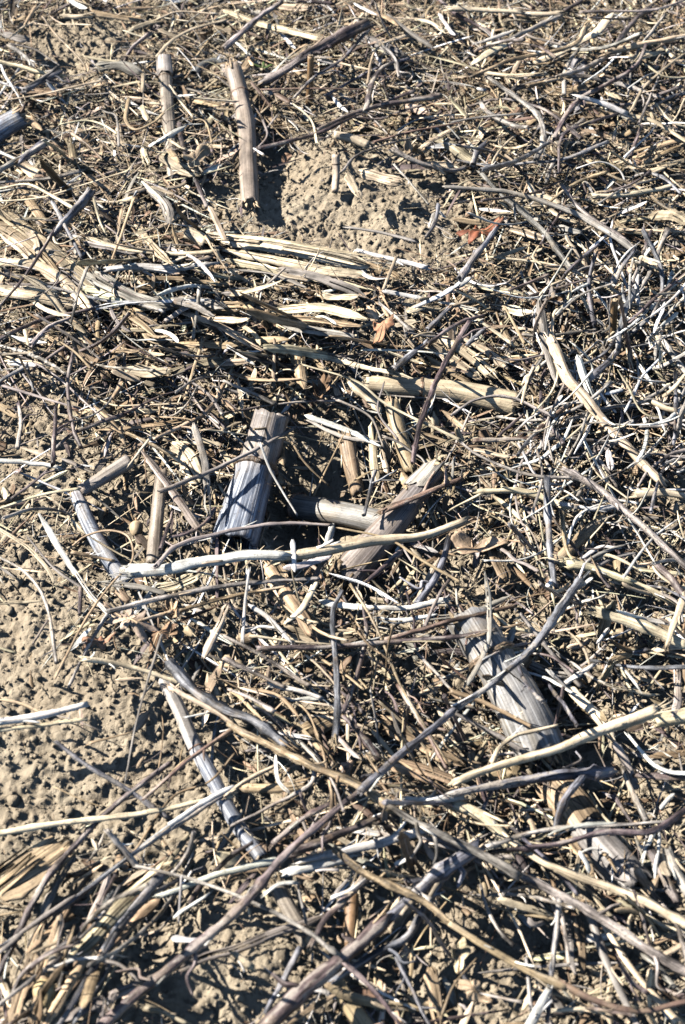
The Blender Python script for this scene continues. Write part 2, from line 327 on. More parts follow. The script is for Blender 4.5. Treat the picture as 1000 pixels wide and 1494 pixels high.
def fray_end(parent, P, s, rad, col, e, mat, count=None, reach=1.6, org=None):
    """torn splinters standing out of a broken end"""
    T, S, U = frames(P); i = 0 if e == 0 else len(P)-1; sg = -1 if e == 0 else 1; V = []; F = []; UV = []
    for _ in range(count or int(rng.integers(6, 12))):
        a = rng.uniform(0, 2*math.pi); rr = rad[i]*rng.uniform(.35, .95); rd = S[i]*math.cos(a)+U[i]*math.sin(a); l = rad[i]*2*reach*rng.uniform(.35, 1.1)
        u = np.linspace(0, 1, 5)[:, None]; Q = P[i]+rd*rr-T[i]*sg*l*.6+T[i]*sg*l*1.6*u+rd*(u**2)*l*rng.normal(.12, .2)+np.cross(rd, T[i])*u**2*l*rng.normal(0, .15)
        q = np.linspace(0, l*1.6, 5); v, f, uvv = tube(Q, q, rad[i]*rng.uniform(.10, .26)*np.array([1, 1, .85, .6, .2]), sides=5, lump=.15, sq=.5)
        k = len(V); V += v; UV += uvv; F += [tuple(x+k for x in ff) for ff in f]
    mesh_obj('frayed_end', V, F, mat, parent=parent, uv=UV, origin=P[i], tone=col, mot=.1)
ZDEF = {'S': 27, 'R': 24, 'F': 21, 'H': 16, 'P': 23}
def trace(txt):
    for ln in txt.strip().splitlines():
        a, b = ln.split('|'); a = a.split(); q = [float(v) for v in b.replace(',', ' ').split()]
        kind, tone, wpx = a[0], a[1], float(a[2]); z0 = z1 = ZDEF[kind]*rng.uniform(.85, 1.2)
        if len(a) > 3: z0 = float(a[3]); z1 = float(a[4]) if len(a) > 4 else z0
        if kind == 'H': z0 = max(z0, 14); z1 = max(z1, 13)
        q = np.array(q).reshape(-1, 2); k = np.linspace(0, 1, len(q))
        P3 = np.array([at(x, y, z0+(z1-z0)*u) for (x, y), u in zip(q, k)])
        if kind != 'H':                                # stiff stems bridge the hollows instead of following them
            fit = np.polyval(np.polyfit(k, P3[:, 2], 1), k); zt = np.maximum(fit, P3[:, 2]-(z0+(z1-z0)*k)*.0006)
            P3 = np.array([ray_to(x, y, z) for (x, y), z in zip(q, zt)])
        piece(kind, tone, wpx*depth(P3.mean(0))/FP, P3)

# ---------------- the ground: one sheet, finely crumbled where it is seen
def worley(x, y, cell, seed, fill=1.0):
    r = np.random.default_rng(seed); G = 512; jx, jy, jr, jh = r.random((4, G, G)); u, v = x/cell, y/cell
    iu, iv = np.floor(u).astype(int), np.floor(v).astype(int); out = np.zeros_like(x)
    for a in (-1, 0, 1):
        for b in (-1, 0, 1):
            p, q = (iu+a) % G, (iv+b) % G; cx, cy = iu+a+jx[p, q], iv+b+jy[p, q]; rr = .35+.5*jr[p, q]
            d = ((u-cx)**2+(v-cy)**2)/rr**2
            out = np.maximum(out, np.where(jh[p, q] < fill, rr*np.sqrt(np.clip(1-d, 0, 1)), 0))
    return out*cell
def vnoise2(x, y, cell, seed):
    r = np.random.default_rng(seed); G = 256; g = r.normal(0, 1, (G, G)); u, v = x/cell, y/cell; iu, iv = np.floor(u).astype(int), np.floor(v).astype(int)
    fu, fv = u-iu, v-iv; fu = fu*fu*(3-2*fu); fv = fv*fv*(3-2*fv); q = lambda a, b: g[(iu+a) % G, (iv+b) % G]
    return (q(0, 0)*(1-fu)+q(1, 0)*fu)*(1-fv)+(q(0, 1)*(1-fu)+q(1, 1)*fu)*fv
def crumbs_h(x, y):
    wx, wy = x+.0025*vnoise2(x, y, .006, 31), y+.0025*vnoise2(x, y, .006, 32)
    k = 1/(1+np.exp(-1.6*vnoise2(x, y, .03, 5)))
    h = worley(wx, wy, .013, 1, .4)*.38*k+worley(wx, wy, .0062, 2, .62)*.62*(.35+.65*k)+worley(wx+.3, wy, .0034, 3, .7)*.8+worley(wx+.7, wy, .002, 6, .6)*.6+vnoise2(x, y, .016, 4)*.0022+vnoise2(x, y, .0055, 14)*.0009+vnoise2(x, y, .0019, 18)*.0004
    h = h*.44+vnoise2(x, y, .0028, 25)*.0005+vnoise2(x, y, .006, 26)*.0007-.0007*np.clip(vnoise2(x, y, .0042, 21)-.9, 0, 1.2)-.0035*np.clip(1-np.abs(vnoise2(wx, wy, .022, 22))*9, 0, 1)*(1-k)
    return h-.0045
def axis(a, b, step, far):
    core = np.arange(a, b, step); g = []; d = step
    v = b
    while v < far: d *= 1.25; v += d; g.append(v)
    g2 = []; d = step; v = a
    while v > -far: d *= 1.25; v -= d; g2.append(v)
    return np.r_[g2[::-1], core, g]
xs = axis(-.36, .36, .00088, 40); ys = axis(.19, 1.24, .00105, 60)
X, Y = np.meshgrid(xs, ys); near = np.exp(-(np.maximum(0, np.abs(X)-.5)/.5)**2-(np.maximum(0, np.abs(Y-.7)-.8)/.6)**2)
fine_ = np.exp(-(np.maximum(0, np.abs(X)-.36)/.07)**2-(np.maximum(0, np.maximum(.19-Y, Y-1.24))/.07)**2)
Z = soil(X, Y)*near+crumbs_h(X, Y)*fine_-.003*(1-fine_)+.02*(1-near)*vnoise2(X, Y, .4, 9)
nx, ny = len(xs), len(ys); V = np.stack([X, Y, Z], -1).reshape(-1, 3)
i = np.arange(nx*ny).reshape(ny, nx); Fq = np.stack([i[:-1, :-1], i[:-1, 1:], i[1:, 1:], i[1:, :-1]], -1).reshape(-1, 4)
def bulk_mesh(name, V, Fq, mat, cols=None, uv=None, smooth=True):
    me = bpy.data.meshes.new(name); me.vertices.add(len(V)); me.vertices.foreach_set('co', np.asarray(V, np.float32).ravel())
    me.loops.add(Fq.size); me.loops.foreach_set('vertex_index', Fq.astype(np.int32).ravel()); k = Fq.shape[1]
    me.polygons.add(len(Fq)); me.polygons.foreach_set('loop_start', (np.arange(len(Fq))*k).astype(np.int32)); me.polygons.foreach_set('loop_total', np.full(len(Fq), k, np.int32))
    me.update(calc_edges=True); me.polygons.foreach_set('use_smooth', np.full(len(Fq), smooth))
    if cols is not None:
        a = me.attributes.new('Col', 'FLOAT_COLOR', 'POINT'); a.data.foreach_set('color', np.c_[cols, np.ones(len(cols))].astype(np.float32).ravel())
    if uv is not None:
        l = me.uv_layers.new(name='UVMap'); l.data.foreach_set('uv', uv[Fq.ravel()].astype(np.float32).ravel())
    me.materials.append(mat); o = bpy.data.objects.new(name, me); COL.objects.link(o); return o
g = bulk_mesh('ground', V, Fq, M['soil']); g['kind'] = 'structure'; g['label'] = 'crumbly dry tan soil of the field under the litter'; g['category'] = 'ground'

# ---------------- what nobody could count: chaff, leaf crumbs, root fibres, loose crumbs of soil
X0, X1, Y0, Y1 = -.40, .40, .13, 1.50
def scatter(n, bare, bias=0.0, powr=1.0):
    out = []
    while sum(map(len, out)) < n:
        y = rng.uniform(Y0, Y1, n); x = rng.uniform(-1, 1, n)*(.26+.24*(y-Y0)/(Y1-Y0))
        keep = rng.random(n) < np.maximum(bare, litter(x, y)**powr)*np.clip(.38+(y-.25)*1.15, .38, 1); out.append(np.c_[x, y][keep])
    return np.vstack(out)[:n]
def chaff(name, n, L, W, T, bend, tones, zmax, bare, nseg=4, label='', zpow=1.0, tilt=.25, powr=1.):
    P = scatter(n, bare, powr=powr); ln = np.exp(rng.uniform(math.log(L[0]), math.log(L[1]), n)); wd = rng.uniform(*W, n)*np.clip(ln/L[1]*1.6, .5, 1); th = wd*T
    az = rng.normal(0, 1.0, n)+rng.choice([0, math.pi/2], n, p=[.6, .4]); tl = rng.normal(0, tilt, n); k = rng.normal(0, bend, n)
    D = np.stack([np.cos(az)*np.cos(tl), np.sin(az)*np.cos(tl), np.sin(tl)], 1); S = np.stack([-np.sin(az), np.cos(az), np.zeros(n)], 1); U = np.cross(D, S)
    rl = rng.normal(0, .5, n)[:, None]; S, U = S*np.cos(rl)+U*np.sin(rl), -S*np.sin(rl)+U*np.cos(rl)
    b = rng.uniform(0, 2*math.pi, n)[:, None]; B = S*np.cos(b)*.6+U*np.sin(b)
    u = np.linspace(-.5, .5, nseg+1); ke = np.where(np.abs(k) < .05, .05, k)[:, None]; a = u[None]*ke
    along = np.sin(a)/ke*ln[:, None]; side = (1-np.cos(a))/ke*ln[:, None]
    lit = litter(P[:, 0], P[:, 1]); z0 = soil(P[:, 0], P[:, 1])+.001+(rng.random(n)**zpow)*zmax*(.12+.88*lit)+np.abs(np.sin(tl))*ln*.35
    C = np.c_[P, z0][:, None]+along[..., None]*D[:, None]+side[..., None]*B[:, None]
    pr = np.clip(np.minimum((u+.5)/rng.uniform(.02, .5, n)[:, None], (.5-u)/rng.uniform(.02, .5, n)[:, None])+.25, 0, 1)*wd[:, None]/2
    cs = np.array([[-1, 0.], [-.35, .9], [.4, .6], [1, 0.], [.4, -.6], [-.35, -.9]]); K = 6; V = np.empty((n, nseg+1, K, 3)); jit = rng.normal(0, .22, (n, nseg+1, 2)); arc = rng.normal(0, .35, n)
    Tn = np.gradient(C, axis=1); Tn /= np.linalg.norm(Tn, axis=2)[..., None]+1e-12; Un = np.cross(Tn, S[:, None]); Un /= np.linalg.norm(Un, axis=2)[..., None]+1e-12
    for j in range(K): V[:, :, j] = C+(pr*(cs[j, 0]+(jit[..., 0] if cs[j, 0] == -1 else jit[..., 1] if cs[j, 0] == 1 else 0)))[..., None]*S[:, None]+(th[:, None]*cs[j, 1]*.5*(pr/wd[:, None]*2)+pr*arc[:, None]*cs[j, 0]**2)[..., None]*Un
    uv = np.empty((n, nseg+1, K, 2)); uv[..., 0] = cs[None, None, :, 0]*wd[:, None, None]/2; uv[..., 1] = (u[None]*ln[:, None])[..., None]
    base = np.arange(n)[:, None]*(nseg+1)*K; F = []
    for s_ in range(nseg):
        for j in range(K): k2 = (j+1) % K; F.append(base+np.array([[s_*K+j, s_*K+k2, s_*K+K+k2, s_*K+K+j]]))
    e = nseg*K; F += [base+np.array([q_]) for q_ in ([3, 2, 1, 0], [5, 4, 3, 0], [e, e+1, e+2, e+3], [e, e+3, e+4, e+5])]; F = np.vstack(F)
    names = [t[0] for t in tones]; pp = np.array([t[1] for t in tones], float); ti = rng.choice(len(names), n, p=pp/pp.sum()); tc = np.array([TONE[q] for q in names])[ti]*np.exp(rng.normal(0, .16, n))[:, None]*np.exp(rng.normal(0, .03, (n, 3)))
    o = bulk_mesh(name, V.reshape(-1, 3), F, M['chaff'], cols=np.repeat(np.clip(tc, .02, .82), (nseg+1)*K, axis=0), uv=uv.reshape(-1, 2), smooth=nseg > 4 or False)
    o['kind'] = 'stuff'; o['label'] = label; o['category'] = 'litter'
TONE['n'] = (.25, .17, .11); TW['n'] = 'brown'; TONE['k'] = (.12, .085, .06); TW['k'] = 'dark brown'
chaff('straw_chaff', 10500, (.006, .034), (.0012, .0040), .30, .30, [('p', 4), ('t', 4), ('c', 2), ('g', 2.4), ('n', 2), ('d', 1), ('k', .7), ('w', 1.6)], .011, .03, label='short broken bits of straw strewn thickly over the soil', zpow=.9, powr=1.6)
chaff('leaf_crumbs', 6000, (.005, .020), (.002, .008), .07, 1.1, [('p', 3), ('t', 4), ('n', 3), ('g', 1.2), ('k', 1), ('d', .6)], .008, .03, nseg=6, label='crumbled curled bits of dry leaf and husk among the straw', tilt=.35, powr=1.6)
chaff('fine_fibres', 11500, (.010, .050), (.0003, .0010), .8, 1.4, [('p', 4), ('t', 3), ('c', 2), ('g', 2.4), ('w', 2), ('n', 2), ('d', 1)], .014, .06, nseg=9, label='hair thin dry roots and fibres tangled through the litter', powr=1.3)
chaff('straw_shreds', 5600, (.025, .095), (.0007, .0021), .35, .45, [('p', 4), ('t', 3), ('c', 2.4), ('g', 3), ('w', 2), ('n', 1.5), ('d', 1.2)], .011, .0, nseg=8, label='long thin shreds of straw matted flat over the field', zpow=.8, tilt=.07, powr=2.5)
chaff('chaff_dust', 15000, (.0015, .006), (.0005, .0016), .35, .5, [('p', 4), ('t', 3), ('c', 2), ('n', 2), ('g', 1), ('k', 1)], .004, .22, nseg=2, label='tiny specks of chaff dusted over the bare soil and litter')
def soil_crumbs(n):
    t = (1+5**.5)/2; iv = np.array([[-1,t,0],[1,t,0],[-1,-t,0],[1,-t,0],[0,-1,t],[0,1,t],[0,-1,-t],[0,1,-t],[t,0,-1],[t,0,1],[-t,0,-1],[-t,0,1]], float)/1.9
    fc = np.array([[0,11,5],[0,5,1],[0,1,7],[0,7,10],[0,10,11],[1,5,9],[5,11,4],[11,10,2],[10,7,6],[7,1,8],[3,9,4],[3,4,2],[3,2,6],[3,6,8],[3,8,9],[4,9,5],[2,4,11],[6,2,10],[8,6,7],[9,8,1]])
    mid = {}; vv = iv.tolist(); f2 = []
    for a, b, c in fc:
        q = []
        for x, y in ((a, b), (b, c), (c, a)):
            k = (min(x, y), max(x, y))
            if k not in mid: m_ = (np.array(vv[x])+vv[y])/2; m_ /= np.linalg.norm(m_); mid[k] = len(vv); vv.append((m_).tolist())
            q.append(mid[k])
        f2 += [[a, q[0], q[2]], [b, q[1], q[0]], [c, q[2], q[1]], q]
    vv = np.array(vv); f2 = np.array(f2); k = len(vv)
    y = rng.uniform(Y0, Y1, n); x = rng.uniform(-1, 1, n)*(.26+.24*(y-Y0)/(Y1-Y0)); r = np.exp(rng.normal(math.log(.00072), .5, n)); r = np.clip(r, .0004, .0048)
    V = vv[None]*(1+rng.normal(0, .13, (n, k, 1)))*r[:, None, None]*rng.uniform(.65, 1.15, (n, 1, 3))
    hh = crumbs_h(x, y)+soil(x, y)
    V += np.c_[x, y, hh+r*.35][:, None]
    F = (np.arange(n)[:, None, None]*k+f2[None]).reshape(-1, 3)
    o = bulk_mesh('soil_crumbs', V.reshape(-1, 3), F, M['soil']); o['kind'] = 'stuff'; o['label'] = 'loose crumbs and small clods of dry soil'; o['category'] = 'soil'
soil_crumbs(52000)

# ---------------- the corn stalks: hollow or pithy tubes with node rings and splintered ends
def corn_stalk(tone, pts, wpx, zs, desc, nodes=(), hollow=(0, 0), mot=.3, jag=1.0, sheath=None, brown=True, flat=.85, wear=(0,0), name='corn_stalk', cat='corn stalk', px=None):
    """pts in photograph pixels; wpx width at the two ends; zs height over the soil (mm) at the two ends"""
    n0 = len(pts); P3 = np.array([at(x, y, zs[0]+(zs[1]-zs[0])*i/(n0-1)) for i, (x, y) in enumerate(pts)])
    fit = np.polyval(np.polyfit(np.arange(n0), P3[:, 2], 1 if n0 < 5 else 2), np.arange(n0)); P3 = np.array([ray_to(x, y, z) for (x, y), z in zip(pts, fit)])
    P, s = spline(P3, .0022); n = len(P); tt = s/s[-1]
    wm = np.array([wpx[0]*depth(P3[0])/FP, wpx[1]*depth(P3[-1])/FP]); rad = np.interp(tt, [0, 1], wm)/2*(1+vnoise(n, s[-1]/.02+2, .025))
    for nd in nodes: rad *= 1+.10*np.exp(-((tt-nd)*s[-1]/(wm.mean()*.13))**2)-.05*np.exp(-((tt-nd-.03)*s[-1]/(wm.mean()*.3))**2)
    root = bpy.data.objects.new(name, None); COL.objects.link(root); c = P.mean(0); root.location = (c[0], c[1], float(soil(c[0], c[1]))); bpy.context.view_layer.update()
    sides = 40 if wm.max() > .008 else 20; T, S, U = frames(P); ang = np.linspace(0, 2*math.pi, sides, endpoint=False)
    gr = 1+.03*np.cos(ang*2+rng.random()*6)+.015*np.cos(ang*5+rng.random()*6)-.10*np.exp(-((((ang-rng.random()*6.28+math.pi) % 6.283)-math.pi)/.16)**2)-.06*np.exp(-((((ang-1.2-rng.random()*2+math.pi) % 6.283)-math.pi)/.11)**2)
    fine = rng.normal(0, .005, sides); Rr = rad[:, None]*(gr+fine)[None]
    ca, sa = np.cos(ang), np.sin(ang)*flat
    def shell(Rr, a, b): return P[a:b, None]+Rr[a:b, :, None]*(ca[None, :, None]*S[a:b, None]+sa[None, :, None]*U[a:b, None])
    O = shell(Rr, 0, n)
    for e, sg in ((0, -1), (n-1, 1)):                  # splintered rims
        j = np.abs(rng.normal(0, 1, sides)); j = (j+np.roll(j, 1)*.8+np.roll(j, 2)*.4)*wm.mean()*.04*jag; O[e] += T[e]*sg*j[:, None]
        O[e+(1 if e == 0 else -1)] += T[e]*sg*j[:, None]*.4
    inner_depth = max(4, min(n//3, int(wm.mean()*.9/.0022)))
    rows = [O[i] for i in range(n)]; us = list(s)
    th = .80
    a_rows = []
    for i in range(inner_depth): a_rows.append((P[i]+(O[i]-P[i])*th, s[i]))
    b_rows = []
    for i in range(n-1, n-1-inner_depth, -1): b_rows.append((P[i]+(O[i]-P[i])*th, s[i]))
    allr = [r for r, _ in a_rows[::-1]]+rows+[r for r, _ in b_rows]; uu = [q for _, q in a_rows[::-1]]+us+[q for _, q in b_rows]
    V = np.array(allr).reshape(-1, 3); m = len(allr); F = [(i*sides+j, i*sides+(j+1) % sides, (i+1)*sides+(j+1) % sides, (i+1)*sides+j) for i in range(m-1) for j in range(sides)]
    UV = np.empty((m, sides, 2)); UV[..., 0] = ang[None]*rad.mean(); UV[..., 1] = np.array(uu)[:, None]
    col = vary(TONE[tone], .03)
    stem_o = mesh_obj('stem', V, F, M['stalk'], parent=root, uv=UV.reshape(-1, 2), origin=P[n//2], tone=col, mot=mot)
    me = stem_o.data
    at_ = me.attributes.new('wear', 'FLOAT', 'POINT'); at_.data.foreach_set('value', np.repeat(np.interp(np.array(uu)/s[-1], [0, .3, .5, 1], [wear[0], wear[0], wear[1], wear[1]]), sides).astype(np.float32))
    for e, hl, sg in ((0, hollow[0], 1), (n-1, hollow[1], -1)):    # pith, sunk in the hollow ones
        d = int(inner_depth*(.85 if hl else .12)); i = e+sg*d; prev = rad[i]*th*1.02; rings = []; q = sides//2; a2 = np.linspace(0, 2*math.pi, q, endpoint=False)
        for f in (1, .7, .35): rings.append(P[i]-T[i]*sg*rng.normal(.0006, .0006, q)[:, None]+prev*f*(np.cos(a2)[:, None]*S[i]+np.sin(a2)[:, None]*flat*U[i]))
        Vp = np.vstack(rings+[P[i][None]-T[i]*sg*.001]); Fp = [(r*q+j, r*q+(j+1) % q, (r+1)*q+(j+1) % q, (r+1)*q+j) for r in range(2) for j in range(q)]+[(2*q+j, 2*q+(j+1) % q, 3*q) for j in range(q)]
        if sg > 0: Fp = [f[::-1] for f in Fp]
        mesh_obj('pith', Vp, Fp, M['straw'], parent=root, uv=np.c_[Vp[:, 0], Vp[:, 1]]*1.0, origin=P[i], tone=vary(TONE['t' if hl else 'p']), mot=.4)
    if jag >= 1.0:
        for e in (0, 1): fray_end(root, P, s, rad*.98, vary(TONE['t' if tone != 'p' else 'p']), e, M['husk'], count=14, reach=.35 if wm.max() > .015 else .6)
    for nd in nodes:                                   # a node is a rough raised ring with a ragged scar
        i = int(nd*(n-1)); V = []; F = []; UV = []; prof = [(-.075, .99), (-.045, 1.08), (-.012, 1.10), (.004, 1.03), (.020, 1.13), (.046, 1.09), (.07, .99)]
        jg = np.convolve(rng.normal(0, 1, sides+8), np.ones(5)/5, 'same')[4:4+sides]
        for (dx, k) in prof:
            for j in range(sides):
                rr = rad[i]*gr[j]*(k+rng.normal(0, .008)) ; p = P[i]+T[i]*(dx*wm.mean()*1.1+jg[j]*wm.mean()*.03)+rr*(ca[j]*S[i]+sa[j]*U[i]); V.append(p); UV.append((ang[j]*rad[i], dx*.02))
        F = [(r*sides+j, r*sides+(j+1) % sides, (r+1)*sides+(j+1) % sides, (r+1)*sides+j) for r in range(len(prof)-1) for j in range(sides)]
        mesh_obj('node_ring', V, F, M['bark'], parent=root, uv=UV, origin=P[i], tone=vary((.21, .14, .095) if brown else TONE['g']), mot=.3)
    if sheath:                                         # torn papery sheath still wrapped round the stalk
        a, b, stone = sheath; i0, i1 = int(a*(n-1)), int(b*(n-1)); Q = P[i0:i1]; q = s[i0:i1]; cols = 22; aa = np.linspace(-1.9, 1.9, cols)+rng.uniform(0, 1); nn = len(Q)
        V = np.empty((2, nn, cols, 3)); lift = 1.05+.10*np.abs(vnoise(cols, 7, 1))[None]*np.linspace(.2, 1.4, nn)[:, None]
        for k, dz in ((0, .0006), (1, 0)):
            V[k] = Q[:, None]+((rad[i0:i1, None]*lift+dz)[..., None])*(np.cos(aa)[None, :, None]*S[i0:i1, None]+(np.sin(aa)*flat)[None, :, None]*U[i0:i1, None])
        V[:, -1] += (T[i1-1]*np.abs(rng.normal(0, 1, cols))[:, None]*wm.mean()*.22)[None]; V[:, 0] -= (T[i0]*np.abs(rng.normal(0, 1, cols))[:, None]*wm.mean()*.2)[None]
        I = lambda k, i, j: k*nn*cols+i*cols+j; F = []
        for i in range(nn-1):
            for j in range(cols-1): F += [(I(0, i, j), I(0, i, j+1), I(0, i+1, j+1), I(0, i+1, j)), (I(1, i, j), I(1, i+1, j), I(1, i+1, j+1), I(1, i, j+1))]
            F += [(I(0, i, 0), I(0, i+1, 0), I(1, i+1, 0), I(1, i, 0)), (I(0, i, cols-1), I(1, i, cols-1), I(1, i+1, cols-1), I(0, i+1, cols-1))]
        UV = np.empty((2, nn, cols, 2)); UV[..., 0] = aa*rad.mean(); UV[..., 1] = q[None, :, None]
        mesh_obj('sheath', V.reshape(-1, 3), F, M['husk'], parent=root, uv=UV.reshape(-1, 2), origin=Q[0], tone=vary(TONE[stone]), mot=.1)
    root['category'] = cat; root['label'] = desc; root['group'] = 'corn stubble standing and lying in the litter'
    return root
CS = corn_stalk
CS('m', [(396,606),(386,644),(373,685),(357,738),(341,794)], (54,72), (33,8), 'thick corn stump with one brown node, its lower half weathered blue-grey', (.39,), (1,1), .35, .9, wear=(.25,1.))
CS('g', [(430,738),(470,744),(515,752),(565,764)], (40,36), (10,12), 'short tan stump lying crosswise beside the hollow below the thick corn stump', (.04,), (0,0), .05, .6, wear=(.1,.2))
CS('m', [(632,690),(606,722),(574,762),(540,802),(505,842)], (34,58), (20,6), 'grey-brown corn stump curving under the long cream peeled stem', (), (1,0), .15, 1.6, (0,.2,'g'), wear=(.3,.2))
CS('p', [(536,560),(580,563),(622,566),(680,573),(752,590)], (26,38), (13,12), 'pale smooth corn stalk lying level with a node near its middle', (.38,), (0,1), .05, 1.0)
CS('g', [(684,905),(712,950),(742,998),(768,1050),(788,1096)], (62,76), (24,10), 'broad light grey corn stump with a rusty node under the long dark diagonal twig', (.30,), (1,0), .15, 1.2, wear=(.4,.35))
CS('m', [(341,102),(350,135),(360,190),(362,245),(365,297)], (25,27), (20,8), 'slim tan corn stalk above the bare soil mound, frayed at its lower tip', (.17,), (0,0), .05, 1.6)
CS('m', [(240,88),(242,120),(246,170),(250,215),(253,262)], (20,17), (20,7), 'slimmer tan corn stalk with torn dark sheath on top, beside a white chip', (.20,), (0,1), .2, 1.2, (0,.18,'g'))
CS('b', [(284,108),(296,96),(312,90),(330,92)], (15,12), (12,6), 'small dark grey hooked stalk with a hollow end between two upright stalks', (), (1,0), .3, .8)
CS('b', [(30,172),(8,184),(-24,206)], (36,40), (18,14), 'stout blue-grey stump cut off by the left edge of the photo', (), (1,0), .6, 1.0, wear=(.8,1))
CS('g', [(118,716),(150,697),(189,673)], (19,24), (14,16), 'small smooth grey stalk piece slanting, dark split at its lower end', (), (0,0), .05, .6)
CS('b', [(112,722),(132,768),(156,812),(184,852)], (20,26), (14,8), 'split blue-white stalk below the small smooth grey piece', (), (1,1), .5, 1.4, wear=(.8,1))
CS('g', [(240,992),(262,1035),(283,1085),(310,1135),(345,1200),(382,1252)], (20,24), (13,9), 'slender grey-tan stalk running down through the bare soil with one node', (.40,), (0,0), .25, .8, wear=(0,.9))
CS('m', [(404,1292),(424,1330),(452,1378)], (22,26), (12,9), 'short tan stalk between two crossing twigs near the grey leaf blade', (), (0,0), .1, 1.0)
CS('t', [(482,1418),(508,1462),(542,1510)], (24,28), (12,9), 'tan stalk with a swollen node under the thick mottled branch', (.5,), (0,0), .05, .8)
CS('o', [(514,1305),(512,1345),(508,1382)], (19,20), (14,10), 'orange brown stub beside the dark gap over the thick mottled branch', (), (0,0), .2, .8)
CS('o', [(454,82),(453,118),(451,152)], (9,10), (42,2), 'thin orange brown stub standing upright beside the slim tan stalk', (), (0,0), .2, .5)
CS('o', [(897,438),(895,470),(893,502)], (11,11), (40,6), 'orange stub standing upright with a pale cut top among grey twigs', (), (0,0), .1, .5)
CS('t', [(810,824),(845,788),(880,756)], (20,18), (14,10), 'brown stalk length slanting behind an upright mottled twig', (), (0,1), .2, 1.0)
CS('p', [(490,226),(491,250),(489,280)], (12,10), (18,2), 'knobbly pale root stub rising from the bare soil mound', (.3,), (0,0), .2, .8)
CS('p', [(488,197),(512,202),(538,212)], (13,15), (12,10), 'small pale stalk chunk with a bluish hollow end above the soil mound', (), (0,1), .2, .7)
CS('b', [(846,95),(849,128),(850,168)], (26,26), (8,6), 'flattened blue-grey stalk end half hidden by crossing twigs', (.5,), (0,0), .4, 1.0)
CS('g', [(812,1148),(845,1190),(880,1240),(925,1290)], (56,60), (8,7), 'broad old corn stalk split into ridges beneath the paired grey stems', (), (1,1), .2, 2.4, (.0,.45,'t'))
CS('p', [(957,1052),(980,1048),(1010,1042)], (20,24), (20,18), 'rough tan cob piece at the end of a knobbly cream stem', (), (0,0), .2, 1.0)
CS('m', [(224,822),(229,762),(236,690)], (22,17), (10,14), 'ribbed grey-brown stump standing left of the thick corn stump', (), (0,1), .3, 2.0)
CS('t', [(506,642),(514,685),(522,718)], (26,22), (14,6), 'short split stump standing in shade between two stumps', (), (0,0), .1, 2.2)
CS('t', [(572,590),(585,640),(600,685)], (22,24), (18,8), 'tan fibrous stump leaning beside the pale smooth corn stalk', (), (0,0), .1, 2.4)
CS('p', [(275,340),(290,347),(302,356)], (20,20), (16,16), 'stubby pale stalk end at the left of the big straw bundle', (), (0,1), .2, 1.2)
CS('p', [(76,1422),(82,1380),(88,1335)], (20,10), (22,18), 'pale tapered pod above the round yellow kernel', (), (0,0), .1, .6)

